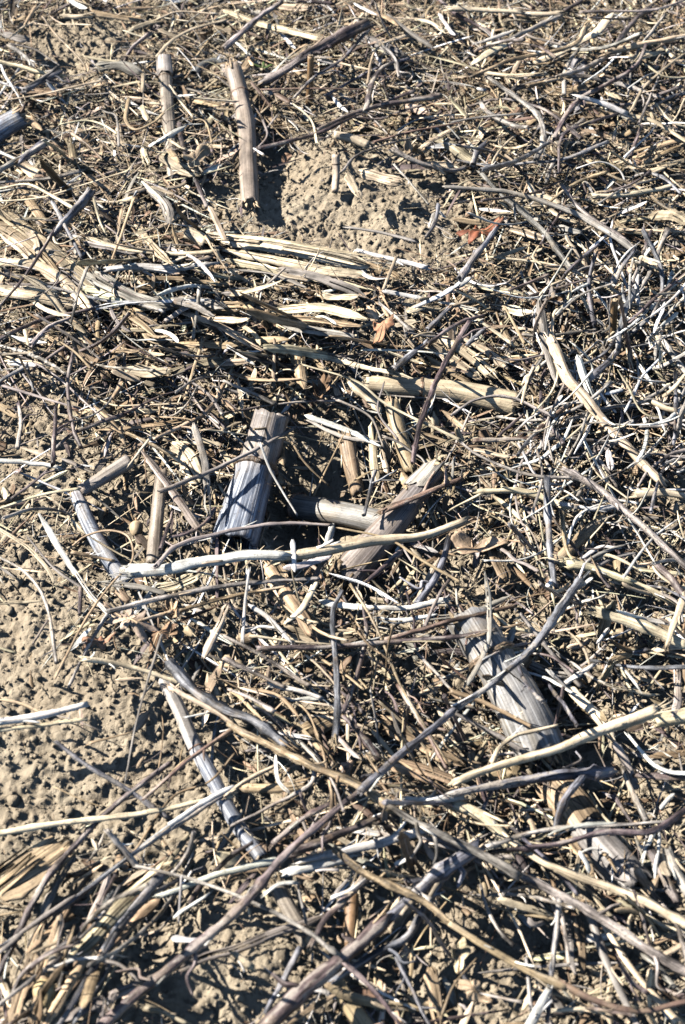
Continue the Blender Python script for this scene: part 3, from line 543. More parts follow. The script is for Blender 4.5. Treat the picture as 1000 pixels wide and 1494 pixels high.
# ---------------- litter pieces set out one by one: kind, tone, width px, [height mm, end height mm] | points in photograph pixels
trace('''
H g 16 | 2,48 24,53 46,58
H t 14 | 128,18 160,22 212,29
F t 5 | 170,13 230,11
F p 9 | 86,22 115,23 140,20
S t 4 | 63,24 82,50 119,88 126,104
F c 4 | 80,35 136,36
F t 5 | 36,38 54,6
P c 9 | -4,90 30,97 60,105 86,111
S g 8 | 14,66 34,80 52,98
S g 3 | 14,64 50,72 88,96
R c 5 | -4,148 60,138 110,126 148,118
S b 9 | 36,132 60,118 88,104
S g 6 | 40,126 70,108 84,98
H g 22 | 136,98 176,95 210,108
F c 5 | 118,80 150,87 176,90
S d 6 3 28 | 181,92 193,70 217,50
F c 4 | 179,44 218,57
F p 8 | 192,43 215,34 242,28
R p 4 | 232,27 262,17 312,20
R p 5 | 230,82 250,60 282,42 326,30
F p 9 | 230,42 260,54
F w 9 34 28 | 226,208 273,183
F w 8 | 217,214 228,206
R c 4 | 249,126 265,150 281,170
R t 3 | 280,172 300,178 310,208
R c 4 | 278,142 342,148
R t 6 | 188,146 184,174 198,189 225,178 236,168
R c 4 | 90,181 125,176 150,182 171,195
R g 4 | 154,163 170,171 174,211
S g 9 | 64,206 42,224 -2,249
S b 12 | 62,212 45,222 28,236
R w 5 | -4,220 30,235
H t 13 | 102,200 106,220 110,242
S t 6 | 107,196 128,212 150,233
F p 9 | 211,147 236,152
F p 9 | 205,153 216,176
F p 7 | 210,106 208,136
H p 11 | 207,214 216,242
H p 15 | 326,14 380,33 430,46 482,58
S d 12 16 30 | 380,122 412,104 442,84
S d 19 26 34 | 430,92 465,72 500,52 534,36
S g 8 | 328,70 356,45 382,22 410,4
S b 6 | 430,142 459,112 500,86 542,38
R r 3 | 384,131 450,129 552,131
F r 7 | 366,118 384,140 399,159
F r 8 | 397,132 425,151
R c 4 | 424,148 454,175 463,209
R c 4 | 472,87 550,104
S d 8 | 378,216 464,194 520,168 604,132
S d 8 | 464,189 540,158 642,140
S g 4 | 498,252 530,222 632,193
R r 4 | 547,207 600,192 672,179
F w 6 | 370,216 386,226
R g 4 | 384,176 390,198 373,219
F c 5 | 553,66 596,50
F g 8 | 564,21 600,48 634,71
F w 9 | 517,4 552,23
S g 7 | 558,66 576,85 583,112
H p 22 | 632,194 664,214 698,242
P c 9 | 656,13 700,15 756,18
P c 8 | 752,17 785,21 816,20
S d 7 | 824,15 852,0
S g 5 | 848,18 950,15 998,1
F c 13 | 896,18 868,48 826,70 778,92
S t 9 | 688,112 745,88 835,66 857,36
F c 9 | 687,95 715,76 742,62
S g 8 | 738,60 776,42 818,24
P p 10 | 889,76 942,64 1006,51
S d 9 | 943,65 928,95 895,118 850,142 825,170 808,202
S g 8 | 750,129 830,110 898,120 964,143
P w 11 32 28 | 847,141 880,151 914,166
R c 11 | 908,165 955,178 1003,207
F r 9 | 851,153 874,170
F r 6 | 728,177 782,172
S g 9 | 711,112 748,138 786,170 793,206 782,232
S d 6 | 815,252 818,206 835,188 902,166
S b 9 | 690,240 696,222 711,207
S d 7 | 920,229 936,184
H t 12 | 938,240 970,222 1006,208
H p 10 | 945,252 975,240 1006,232
H t 9 | 930,232 965,212 1004,200
F c 7 | 658,144 682,171
R g 5 | 660,178 702,171 760,166
F p 8 | 700,104 745,110 800,108
S t 6 | 770,125 830,112
F w 8 | 695,128 712,132
R c 4 | -4,294 60,288 120,270 187,249
R c 6 | -4,276 38,269 68,281 106,303
S g 7 | -4,266 70,260 118,249
H p 28 | -12,296 55,345 110,392 165,430
H t 14 | -8,322 50,362 104,424
H t 15 | 27,274 50,302 72,330
H p 12 | -4,336 40,372 90,420 110,440
H p 22 | -6,421 50,430 118,446
H c 30 | 116,418 150,428 198,440
H g 28 | 134,394 172,420 216,440 256,448
S b 13 28 24 | 78,342 108,308 132,281
S b 6 | 78,296 96,330 120,375
S g 6 | 104,472 115,425 126,395 139,376
F c 8 30 30 | 78,345 90,356 126,339
S d 6 | -4,452 35,405 65,360 82,333
F w 6 | 56,344 -4,364
R t 5 22 44 | 162,384 180,335 195,291
R c 4 | 137,290 145,320 154,340
F c 8 | 206,264 238,294 249,323
F p 7 | 220,272 256,284
H p 9 | 124,345 190,364 260,369 322,366
H g 10 | 120,352 165,362 208,368
P w 14 | 156,394 200,390 242,393
P w 12 | 256,392 302,386
H t 14 | 200,404 270,406 342,417
F w 8 | 132,451 190,441 308,437
H t 9 22 30 | 221,425 225,400
S g 6 | 282,492 289,445 291,418
H p 12 | 350,348 380,352 300,340
S d 7 | -4,496 60,467 138,450
S g 9 | 46,502 70,478 100,465
H g 10 | 239,470 280,443
H t 10 | 205,470 216,492 236,502
F p 9 | 305,300 330,352
S t 5 | 300,345 318,375 336,400
H p 34 | 316,347 380,354 450,368 542,386
H p 20 | 322,364 400,378 480,396 546,402
H c 13 | 328,378 410,396 500,414 548,424
H p 9 26 24 | 330,342 400,350 470,362 540,374
H g 14 | 402,392 470,406 536,436
F g 9 | 340,392 400,400 448,420
H c 19 | 394,453 450,448 500,455 538,468
H t 12 | 396,462 460,466 530,476
H g 11 | 323,428 370,431
H g 14 | 412,474 460,482 520,492
S d 4 | 376,429 416,392
F c 6 | 369,404 376,436
P w 10 | 528,366 570,377 620,389
R g 6 | 511,332 560,340 604,351
R c 5 | 560,421 577,378
F w 9 | 556,424 622,435
F w 8 | 672,414 640,432 598,452
F w 7 | 640,440 700,452
S d 8 | 624,502 670,471 706,460
S b 8 | 625,480 657,449
F c 14 | 504,252 515,270 529,292
H t 15 | 536,444 550,470
S g 7 | 554,442 580,465 604,486
H p 24 | 522,250 556,258 590,268
S g 4 | 575,240 600,268 625,298
S b 7 | 640,300 635,325 622,345
F w 7 | 636,302 650,318
H g 10 | 636,308 628,335
P g 9 32 28 | 654,273 745,281 830,308 881,335 928,368
P c 9 | 866,286 925,283 982,271
S g 9 | 700,250 735,288 790,335 832,392
S g 8 | 820,270 850,308 905,345 925,362
H p 24 | 756,296 790,290 820,302
H t 13 | 658,319 742,328
H g 14 | 812,330 850,340
S b 11 30 34 | 673,404 697,369 729,326
F w 10 | 656,426 690,403
F w 5 | 860,364 896,333
H p 6 | 862,333 1002,338
R c 6 | 718,375 800,385 860,405 902,427
S b 8 20 36 | 868,472 862,445 860,410 869,368
S b 8 20 36 | 894,418 908,390 926,366
S d 5 | 921,418 950,337
S g 8 | 908,458 942,410 974,337
S b 12 | 902,506 912,455 925,425
F w 7 30 26 | 954,486 976,424
F w 7 | 948,452 972,425 1003,401
F w 7 | 940,500 990,455
S d 7 | 920,470 960,432 1003,398
F w 6 | 960,470 1002,430
R c 5 | 805,490 812,452 846,455
H g 14 30 26 | 787,436 798,500 814,567
H p 12 | 806,432 802,470
S d 5 | 743,424 800,401
S d 6 | 773,433 878,401
R c 6 | 679,452 745,500
S b 8 | 682,502 709,477
R t 5 | 738,450 765,500
F c 7 | 724,375 770,360
R c 4 | 785,360 778,375 790,386
S g 4 | -4,515 40,524 85,551 120,583 154,613
S d 5 | 18,562 60,530 102,501
S b 7 | -4,559 40,533
R g 5 | -4,560 68,582 114,595
S d 6 | 108,509 99,560 106,620 118,652
S d 7 | 77,677 82,594
S d 8 | 82,653 112,630 179,605
R d 4 | 177,606 240,576 296,566
H t 9 | 142,627 210,622 278,612
S t 8 | 224,641 300,602 327,561
P w 9 | -6,672 40,675 84,682
S d 5 | 18,727 50,703 80,677
R c 5 | -4,743 60,722 114,713
R c 4 40 40 | 189,678 220,638
H g 15 | 204,656 245,705 298,784
S t 7 | 186,632 255,664
H p 30 | 250,646 272,664 292,704
H g 11 30 24 | 282,616 298,670 307,752
P g 7 34 34 | 235,717 300,690 365,660 428,626
H p 17 | 240,545 290,530 332,524
H p 18 | 286,532 330,527 372,526
H t 12 | 159,546 180,499
F p 11 | 162,540 206,556
F t 9 | 164,582 181,556
F p 11 | 208,557 228,562
R t 5 | 270,583 282,540 296,499
R c 5 | 8,517 52,515
H t 12 | -4,590 30,610
S b 5 | 40,536 50,570
H g 7 | 90,668 140,690
R c 5 38 40 | 445,533 520,556 565,590 668,640
S g 6 36 36 | 660,634 700,665 770,692 832,697
S g 9 | 328,556 365,572 402,590
F w 9 | 444,605 500,625 557,652
F g 7 | 446,612 500,636 556,645
S d 4 | 328,602 420,588 496,584
R g 4 | 494,584 540,608 559,650
R t 4 40 30 | 374,626 412,628 445,675 477,706
R w 4 42 34 | 381,650 398,692 433,750
R t 4 14 44 | 455,729 501,635
H t 11 | 407,499 450,550
R p 7 | 401,498 399,562
S b 9 | 574,539 624,499
R w 4 | 533,510 600,512 658,517
S b 7 | 531,751 547,688
S r 13 | 558,746 620,720 672,699
F p 17 | 507,556 540,580 556,602
S d 8 44 40 | 602,676 616,612 640,550 667,500 685,470
H p 20 12 10 | 618,498 660,524 706,556
H p 20 14 12 | 640,490 685,518 728,556
H p 18 13 11 | 660,484 706,508 744,540
H t 12 | 622,520 655,540 690,560
H p 13 | 545,612 545,660 550,706
F p 9 | 556,656 566,692
R g 4 | 560,560 552,600 580,640
P c 17 34 20 | 806,497 830,553 870,600 905,642 966,706
H w 14 36 26 | 842,516 856,560 874,600
F w 10 | 845,520 840,560 858,588
S r 9 | 692,643 745,641 800,637
S g 9 | 796,637 850,642 900,646
S r 9 | 780,633 828,591
S g 13 36 36 | 822,684 870,710 922,752 956,782 1004,828
P c 11 | 699,718 765,718 825,738
P w 10 | 820,736 868,742 902,738
P p 16 | 936,717 1004,722
F c 7 34 30 | 901,538 918,565 940,602 977,609
F w 6 | 931,530 953,562
F w 7 | 870,567 899,603
F w 6 | 876,556 905,590
F w 7 | 896,628 926,612
F w 6 | 882,575 910,568
S b 11 | 858,553 890,526 906,503
P c 11 | 943,581 970,596 1004,601
S b 7 | 985,543 986,600 983,648
S d 6 | 728,636 764,605
S g 6 | 658,606 695,583 745,580 808,607
S b 6 | 765,574 779,534
H g 15 | 843,649 870,670 902,715
F w 10 | 888,656 892,688
F c 7 | 800,660 852,672
F c 6 | 690,655 745,668
S g 9 | 795,750 800,700 818,672
R c 5 | 660,742 700,722
R g 5 | 940,660 1002,668
F w 8 | 988,690 1003,680
F c 6 | 915,505 922,545
S g 9 | 970,500 1002,545
F w 7 | 965,560 1003,575
S g 6 | -4,811 37,835 68,880 83,967
F w 8 30 26 | 56,748 92,808 130,866 164,907
F c 7 | -4,769 40,798 70,830 80,852
R g 5 | 43,786 78,828 119,857
R t 4 28 34 | 101,801 126,782 160,774 188,784 193,818 163,852 126,903 82,987
S g 9 38 34 | 158,892 238,872 340,853 466,844
S g 6 | 158,894 132,937 101,1000
S t 6 34 32 | 106,806 166,818
P w 19 40 42 | 193,832 250,830 335,812 410,811
P c 18 42 38 | 405,812 475,803 540,790 620,780 676,760
P g 8 44 44 | 230,824 258,797 306,782 400,764 482,766
F g 9 | 139,850 200,855 247,866
F c 6 | -4,880 62,877
P c 10 26 22 | 124,961 180,970 262,996
F p 8 | 168,992 212,989
S t 7 | 252,892 197,908
S t 7 | 261,891 340,870 416,856
H p 13 24 36 | 296,962 318,915 333,880
R g 4 34 34 | 236,927 214,1000 198,1060 183,1140
F w 8 | 279,902 342,941
H t 15 | 172,858 190,880
R c 4 | -4,944 22,952
S d 7 | 116,895 118,858
S d 4 | 70,905 48,940
F w 12 | 464,816 478,795 487,763
F w 12 | 412,830 450,822 486,810
F w 8 44 40 | 427,786 430,836
F g 9 | 440,822 470,800 500,790
H t 22 26 22 | 384,820 428,880 466,937
F c 9 32 34 | 414,911 442,886 466,840
R w 6 22 36 | 354,934 358,880 363,838
S b 12 32 38 | 498,864 486,893 488,937 493,1005 490,1080
S d 8 | 530,884 534,930 515,1002 500,1040
S t 5 38 34 | 512,854 548,913 585,1000 622,1062 657,1117
F w 10 | 464,876 500,884 545,886
P w 10 | 540,886 595,887 648,876
F w 6 38 36 | 479,836 534,852 583,881
R t 4 44 36 | 499,771 568,787 620,820 671,849
S b 14 | 656,787 640,835 610,882
S d 10 | 583,807 535,849
S r 8 34 36 | 563,934 620,917 670,903 752,884
S d 8 32 34 | 378,946 483,944 565,937 670,929 722,919
S g 8 26 24 | 328,929 380,955 452,1001
F w 8 | 361,881 390,900 427,939
S g 8 | 328,961 415,1003
R c 5 | 370,928 430,936 484,940
F w 9 | 540,900 580,906 640,896
R w 5 | 365,920 380,914 404,916
S d 6 | 620,915 640,870 662,838
F g 8 | 620,905 690,892 748,868
S g 6 | 606,950 640,985 662,1010
F g 8 42 30 | 708,832 714,886 711,940 682,1002
R c 6 | 717,889 742,913 788,924
S b 12 52 50 | 846,848 825,878 790,930 752,968 714,1001 670,1032
S b 14 50 44 | 672,1028 630,1064 590,1097 560,1124 527,1153
S d 14 46 34 | 530,1150 470,1200 415,1250 372,1302 330,1346
S d 15 36 28 | 334,1342 285,1382 238,1421 195,1457 148,1500
S b 13 34 30 | 797,698 800,750 803,800 810,858
S t 8 | 820,748 826,800 841,822
P c 16 | 829,821 875,832 918,848
P c 15 | 914,846 960,868 1003,888
P c 18 30 26 | 876,892 920,908 966,925 1004,942
P p 12 36 30 | 998,874 984,910 974,942
H t 22 | 714,783 725,815 741,850
S b 9 | 862,963 932,974 1004,973
P w 8 36 36 | 806,984 826,1002
P w 8 36 36 | 826,996 866,971
S g 9 | 759,895 806,954 848,1002
F g 7 | 850,824 880,806 914,794
F w 7 | 846,816 878,798 908,800
F g 8 | 856,832 900,812 930,806
S d 13 | 958,823 980,845 999,874
F w 8 | 796,858 812,840
S b 7 46 40 | 860,834 846,850 822,890
F w 5 46 42 | 866,842 838,862
R w 5 46 42 | 852,826 836,866
F w 8 | 905,896 990,912
H p 11 | 868,1000 895,975
F w 5 | 870,940 890,915
F c 8 | 930,830 1000,838
P w 13 24 24 | -6,1056 60,1045 124,1028
P c 7 22 22 | -6,1066 60,1058 122,1049
S b 10 34 18 | 84,1084 136,1122 186,1152 245,1192
P c 10 26 24 | -6,1216 102,1200 221,1185 340,1160
P c 7 26 24 | 330,1160 365,1136 402,1118
S r 9 | 342,1063 272,1112 212,1165
S d 10 24 18 | 246,1114 170,1173 98,1246 58,1300 -4,1424
F w 9 32 26 | 342,1145 272,1187 194,1245 112,1305
S b 8 28 22 | 330,1158 190,1250 112,1310 -4,1384
F g 8 | 112,1305 45,1350 -6,1396
R t 4 | 132,1084 190,1069
R t 4 | 342,1100 306,1140 250,1165 195,1245
H t 62 20 18 | 112,1222 55,1260 -20,1312
S g 9 40 36 | 157,1212 178,1236 200,1264
S g 8 36 34 | 200,1264 272,1281 340,1304 428,1346 492,1392
S d 9 34 26 | 505,1404 550,1450 586,1498
R t 3 | 84,1150 118,1166 148,1177
R w 4 | 340,1045 310,1040 272,1046
F t 5 | -4,1020 30,1026 60,1040
P p 10 30 34 | 250,1004 300,1030 340,1056
S t 14 34 40 | 334,1056 430,1106 520,1144 572,1178
S g 15 42 44 | 568,1176 620,1206 670,1231 755,1276
S g 15 44 36 | 752,1274 810,1302 878,1341 940,1382 1006,1421
S b 17 30 34 | 248,968 285,1008 330,1035 374,1052 420,1088
P w 8 | 398,1000 432,1006 468,1019
S g 7 | 334,1006 370,1020 400,1038
F w 6 | 400,1068 462,1078
H t 42 10 9 | 552,1044 618,1078 684,1116
H t 26 | 560,1110 620,1128 668,1150
S d 11 | 502,1046 530,1075 553,1107
S r 9 34 32 | 582,1000 600,1030 622,1066 640,1100 652,1122
F w 6 34 34 | 402,1101 406,1138 424,1158
S g 8 | 460,1118 452,1146 400,1174 340,1204
H t 17 | 348,1148 400,1150 462,1142
S d 9 | 401,1229 442,1194 482,1172
P w 18 26 22 | 448,1251 517,1238 570,1226 618,1209
S d 15 30 28 | 430,1242 493,1218 563,1188
P w 15 30 30 | 598,1168 632,1168 668,1161
S b 15 34 34 | 660,1158 728,1146 800,1134 892,1126
S d 13 30 30 | 928,1131 964,1134 1004,1133
P c 18 44 46 | 666,1141 711,1122 796,1099 864,1073 955,1038
H c 17 34 26 | 825,998 850,1024 871,1044 900,1084
F g 13 30 24 | 895,1080 915,1115 930,1155
P c 9 40 38 | 719,1110 732,1088 758,1072 812,1059
P g 9 24 20 | 662,1040 728,1075 770,1101
P t 8 28 26 | 658,1008 704,1024 782,1063
R w 8 34 34 | 921,1077 950,1112 975,1126 1004,1129
S g 9 38 36 | 710,1236 796,1211 898,1204 978,1199
S d 10 34 36 | 716,1243 813,1231 881,1214 949,1212 1004,1178
F w 7 40 38 | 798,1220 840,1206 900,1200
S b 11 30 36 | 810,1209 823,1167 849,1134
F w 7 40 40 | 962,1181 984,1157
P w 8 | 938,1252 952,1218
P c 20 26 28 | 656,1176 700,1190 742,1228
P c 14 34 32 | 738,1222 790,1256 823,1271 922,1308 1006,1350
S g 9 | 910,1122 925,1160 944,1198
S d 16 | 952,1240 968,1275 988,1315
S g 18 | 975,1242 990,1275 1006,1304
F w 6 | 840,1250 862,1238 880,1240
F w 9 36 34 | 845,1240 858,1262 860,1276
F t 10 | 740,1200 735,1225
R c 5 | 862,1160 880,1190 895,1205
F p 8 | 757,1175 775,1200 780,1222
S d 8 | 895,1160 915,1190 930,1210
S g 12 | 700,1255 660,1232 620,1222
S b 8 | 720,1150 705,1185 722,1200
S b 14 34 26 | 236,1274 207,1312 177,1350 130,1424 86,1498
S g 9 30 30 | 174,1294 153,1332 112,1374 71,1410 -4,1468
H t 20 23 21 | 14,1500 40,1420 66,1345
H t 16 23 21 | 45,1500 62,1440 84,1340
H p 24 23 21 | 96,1406 150,1350 206,1296 272,1252
H t 14 23 21 | 64,1500 104,1432 140,1368
H t 16 23 21 | 140,1400 190,1350 235,1310
H g 14 12 10 | 60,1345 80,1295 112,1240
P w 6 28 28 | 82,1410 110,1400 142,1398
R g 6 | 154,1402 176,1408 199,1427
H g 16 14 12 | 92,1490 170,1450 255,1417
H g 19 18 18 | 250,1420 300,1397 345,1385 400,1361 478,1334
F w 10 | 250,1368 292,1372
P w 13 28 30 | 236,1306 288,1286 340,1270 402,1255
R w 4 38 24 | 265,1281 261,1340
R w 6 | 262,1332 300,1308
P p 9 | 216,1470 240,1478 270,1492
S d 7 | 155,1450 150,1488
S t 6 | 48,1390 90,1372
S b 26 32 34 | 690,1238 650,1268 620,1292 586,1322 552,1350
S d 25 34 30 | 560,1344 520,1380 485,1410 440,1447 390,1494
S b 13 26 28 | 484,1432 550,1390 592,1368 615,1330 642,1284
S d 13 26 30 | 454,1380 474,1342 500,1316 530,1284
P w 9 34 34 | 488,1308 510,1300 532,1282
S t 12 38 36 | 492,1242 534,1275 619,1315 662,1352
P t 12 36 32 | 656,1347 711,1383 772,1417 824,1439
P r 12 32 32 | 820,1437 864,1458 932,1475 1004,1461
S b 7 | 567,1376 595,1431 628,1498
S b 12 | 382,1488 412,1434 436,1386
H t 22 12 9 | 626,1408 634,1450 642,1500
P w 22 22 22 | 424,1270 462,1262 502,1250
R t 4 | 645,1480 662,1438 690,1404
R w 7 | 390,1302 408,1290 428,1288
S b 9 46 24 | 817,1314 810,1380 806,1414 799,1491
P w 14 26 30 | 772,1498 786,1472 801,1446
P g 15 26 24 | 862,1336 880,1390 910,1455 932,1498
P c 13 28 24 | 886,1358 925,1417 988,1490
F p 15 22 20 | 723,1311 772,1325 812,1336
S d 6 38 26 | 925,1300 938,1340 950,1384
P c 8 | 804,1475 840,1472 882,1475
R w 6 | 768,1400 775,1467
H t 13 | 842,1338 848,1376 851,1422
F g 9 | 770,1338 780,1350 796,1346
S g 9 | 985,1440 960,1410 940,1395
F p 9 | 965,1395 1003,1375
F c 7 | 905,1302 960,1345 1003,1362
R g 5 | 712,1452 760,1462
S g 8 | 630,1230 690,1246 750,1252
F w 8 | 575,1262 600,1250
F g 7 | 440,1190 455,1230
P p 12 | 345,1395 365,1410
R g 5 | 434,1290 446,1340
S t 5 | 512,1296 524,1266
''')

# ---------------- the rest of the countable litter, scattered where the ground is covered
def loose(kind, n, L, W, tones, mm, bend):
    P = scatter(n, .03); ks = [t[0] for t in tones]; pp = np.array([t[1] for t in tones], float); pp /= pp.sum()
    for (x, y) in P:
        px, py = pix((x, y, soil(x, y)))
        if litter(x, y) < .5: continue
        if not (-25 < px < 1025 and -30 < py < 1525): continue
        l = math.exp(rng.uniform(math.log(L[0]), math.log(L[1]))); az = rng.normal(0, .75) if rng.random() < .65 else rng.uniform(0, math.pi); b = rng.normal(0, bend)
        u = np.linspace(-.5, .5, 5); d = np.array([math.cos(az), math.sin(az)]); s_ = np.array([-d[1], d[0]])
        Q = np.array([x, y])+u[:, None]*l*d+((u**2-.08)*b*l)[:, None]*s_+rng.normal(0, l*.012, (5, 2)); h = rng.uniform(*mm)
        zz = soil(Q[:, 0], Q[:, 1]); z = np.maximum(np.polyval(np.polyfit(u, zz, 1), u)+u*rng.normal(0, .22)*l, zz)+h/1000*litter(x, y)+.0015
        piece(kind, str(rng.choice(ks, p=pp)), rng.uniform(*W), np.c_[Q, z])
loose('H', 80, (.016, .060), (.004, .012), [('p', 4), ('t', 4), ('g', 2), ('n', 1)], (6, 12), .3)
loose('F', 24, (.014, .050), (.0018, .0055), [('p', 4), ('w', 2), ('t', 3), ('c', 3), ('g', 2)], (8, 14), .3)
loose('R', 50, (.025, .10), (.0010, .0022), [('p', 3), ('w', 2), ('c', 3), ('t', 2), ('g', 2.5)], (8, 16), .35)
loose('S', 30, (.030, .12), (.0018, .0038), [('g', 4), ('d', 4), ('b', 2.5), ('t', 1.5)], (10, 18), .3)
def drift(kind, n, box, ang, L, W, tones, mm, bend=.12):
    """pieces lying the way they lie in one part of the field; ang in degrees, measured clockwise on the photograph"""
    x0, y0, x1, y1 = box; ks = list(tones)
    for _ in range(n):
        for _try in range(20):
            px, py = rng.uniform(x0, x1), rng.uniform(y0, y1); p = at(px, py, 0)
            a = R(rng.normal(*ang)); l = math.exp(rng.uniform(math.log(L[0]), math.log(L[1]))); ee = [at(px+k*l*math.cos(a)*.5, py+k*l*math.sin(a)*.5, 0) for k in (-1, 1)]
            if rng.random() < litter(p[0], p[1])**2 and min(litter(e[0], e[1]) for e in ee) > .3: break
        else: continue
        b = rng.normal(0, bend); u = np.linspace(-.5, .5, 5); h = rng.uniform(*mm)
        q = np.array([px, py])+u[:, None]*l*np.array([math.cos(a), math.sin(a)])+((u**2-.08)*b*l*3)[:, None]*np.array([-math.sin(a), math.cos(a)])+rng.normal(0, l*.012, (5, 2))
        z = np.array([at(x, y, h)[2] for x, y in q]); z = np.maximum(np.polyval(np.polyfit(u, z, 1), u)+u*rng.normal(0, .0012*l*.4), z-h*.0008)
        P3 = np.array([ray_to(x, y, zz) for (x, y), zz in zip(q, z)]); piece(kind, str(rng.choice(ks)), rng.uniform(*W)*depth(P3.mean(0))/FP, P3)
drift('F', 56, (770, 380, 1010, 700), (-58, 38), (40, 130), (3, 7), 'wwwgc', (14, 27)); drift('S', 20, (790, 400, 1010, 720), (-50, 32), (80, 220), (4, 8), 'ggbd', (14, 27), .2)
drift('R', 52, (760, 380, 1010, 800), (-25, 50), (70, 210), (2.5, 4.5), 'wwcg', (16, 29), .3)
drift('R', 36, (430, 860, 680, 1190), (55, 18), (50, 150), (3, 5), 'ttpgd', (14, 28)); drift('S', 12, (440, 880, 680, 1180), (58, 16), (70, 170), (4, 7), 'drt', (16, 28)); drift('F', 10, (330, 900, 600, 1100), (35, 15), (50, 120), (5, 9), 'tpg', (14, 22))
drift('H', 12, (-5, 270, 230, 470), (38, 14), (90, 190), (9, 20), 'ppctg', (11, 17)); drift('F', 8, (0, 280, 330, 480), (25, 22), (40, 120), (5, 9), 'pctg', (16, 24))
drift('H', 22, (190, 370, 580, 540), (8, 8), (90, 200), (10, 22), 'ppcttg', (12, 19)); drift('F', 22, (200, 360, 640, 560), (10, 18), (40, 120), (4, 9), 'pcwtg', (16, 24))
drift('H', 12, (20, 1340, 210, 1500), (-60, 10), (80, 200), (9, 18), 'ttgn', (10, 18)); drift('S', 10, (-5, 1240, 330, 1500), (-48, 10), (120, 300), (6, 10), 'dgb', (18, 28))
drift('S', 26, (540, 0, 1010, 320), (-12, 24), (70, 220), (4, 8), 'ggdbt', (14, 26), .2); drift('R', 26, (500, 0, 1010, 340), (-6, 28), (50, 160), (3, 5), 'wcpg', (14, 24), .2); drift('H', 14, (480, 0, 1000, 340), (4, 16), (50, 120), (8, 16), 'pptc', (9, 15)); drift('F', 16, (380, 0, 1000, 330), (0, 35), (25, 70), (4, 8), 'wcp', (14, 24))
drift('F', 22, (620, 300, 1000, 480), (18, 25), (40, 120), (4, 9), 'wcpg', (15, 24)); drift('H', 10, (600, 280, 960, 460), (12, 14), (60, 130), (9, 18), 'ppc', (10, 16))
drift('F', 26, (700, 780, 1010, 1010), (20, 35), (35, 100), (4, 8), 'wcpgt', (18, 30)); drift('S', 12, (690, 760, 1010, 1080), (40, 30), (60, 160), (5, 9), 'gdb', (20, 30)); drift('H', 10, (720, 780, 1000, 1100), (30, 30), (50, 110), (9, 18), 'ptg', (12, 20))
drift('H', 12, (560, 1180, 1010, 1500), (60, 20), (50, 130), (9, 18), 'ptg', (9, 16)); drift('F', 14, (560, 1150, 1010, 1500), (40, 35), (40, 110), (5, 9), 'wcpt', (16, 28)); drift('S', 10, (560, 1150, 1010, 1500), (30, 35), (80, 220), (6, 10), 'gdb', (18, 32))
drift('H', 12, (330, 480, 760, 700), (70, 30), (40, 100), (9, 18), 'ptt', (9, 16)); drift('F', 14, (60, 480, 420, 640), (30, 40), (30, 80), (5, 10), 'pct', (12, 18)); drift('R', 16, (0, 480, 420, 700), (20, 35), (60, 160), (3, 5), 'gtp', (16, 26), .2)
drift('S', 12, (0, 480, 330, 880), (30, 50), (60, 170), (4, 7), 'gd', (14, 24), .2); drift('H', 12, (0, 120, 330, 280), (25, 40), (40, 100), (8, 14), 'ptn', (8, 14)); drift('F', 12, (0, 0, 330, 280), (10, 35), (30, 90), (4, 8), 'pcw', (12, 20))

# ---------------- dry leaves, a seed head, kernels and a seedling
def dead_leaf(tone, px, py, size, rot, lobes, curl, mm, desc, tip=1.6, name='dead_leaf'):
    c = at(px, py, mm+9); Ls = size*depth(c)/FP; nr, na = 9, 60; a = np.linspace(0, 2*math.pi, na, endpoint=False)
    out = (.62+.38*np.cos(a)**2)*(1+.34*np.cos(a*lobes)+.06*np.cos(a*lobes*3+1))+rng.normal(0, .02, na); out = np.clip(out, .18, None)
    V = []; UV = []; cr, sr = math.cos(rot), math.sin(rot); ph = rng.uniform(0, 6, 3)
    for r in np.linspace(.03, 1, nr):
        for j in range(na):
            x, y = r*out[j]*math.cos(a[j])*Ls*.5*1.25, r*out[j]*math.sin(a[j])*Ls*.5
            z = curl*Ls*(.30*math.sin(y/Ls*6+ph[0])+.22*math.sin(x/Ls*5+ph[1])+.5*(y/Ls)**2*4*(1 if r > .2 else .5)+.05*math.sin(a[j]*lobes*2+ph[2])*r)
            V.append(c+np.array([x*cr-y*sr, x*sr+y*cr, z+.002])); UV.append((x, y))
    F = [(r*na+j, r*na+(j+1) % na, (r+1)*na+(j+1) % na, (r+1)*na+j) for r in range(nr-1) for j in range(na)]+[tuple(range(na))[::-1]]
    o = mesh_obj(name, V, F, M['leaf'], uv=UV, origin=c, tone=vary(TONE[tone] if isinstance(tone, str) else tone), mot=.0)
    md = o.modifiers.new('thick', 'SOLIDIFY'); md.thickness = .00035
    V = np.array(V).reshape(nr, na, 3); mid = np.vstack([V[::-1, na//2], V[:, 0]])+[0, 0, .0004]; q = np.r_[0, np.cumsum(np.linalg.norm(np.diff(mid, axis=0), axis=1))]
    V2, F2, U2 = tube(mid, q, np.linspace(.0007, .0003, len(mid)), sides=6); mesh_obj('midrib', V2, F2, M['leaf'], parent=o, uv=U2, origin=mid[0], tone=vary((.45, .32, .2)), mot=0.)
    for k in range(1, 4):
        for sd in (1, -1):
            j = int(na*(sd*k*.12)) % na; ln = V[1:nr-1, j]+[0, 0, .0003]; q = np.r_[0, np.cumsum(np.linalg.norm(np.diff(ln, axis=0), axis=1))]
            V2, F2, U2 = tube(ln, q, np.linspace(.0004, .0002, len(ln)), sides=5); mesh_obj('side_vein', V2, F2, M['leaf'], parent=o, uv=U2, origin=ln[0], tone=vary((.42, .3, .19)), mot=0.)
    o['category'] = 'dead leaf'; o['label'] = desc; o['group'] = 'curled dead tree leaves in the litter'
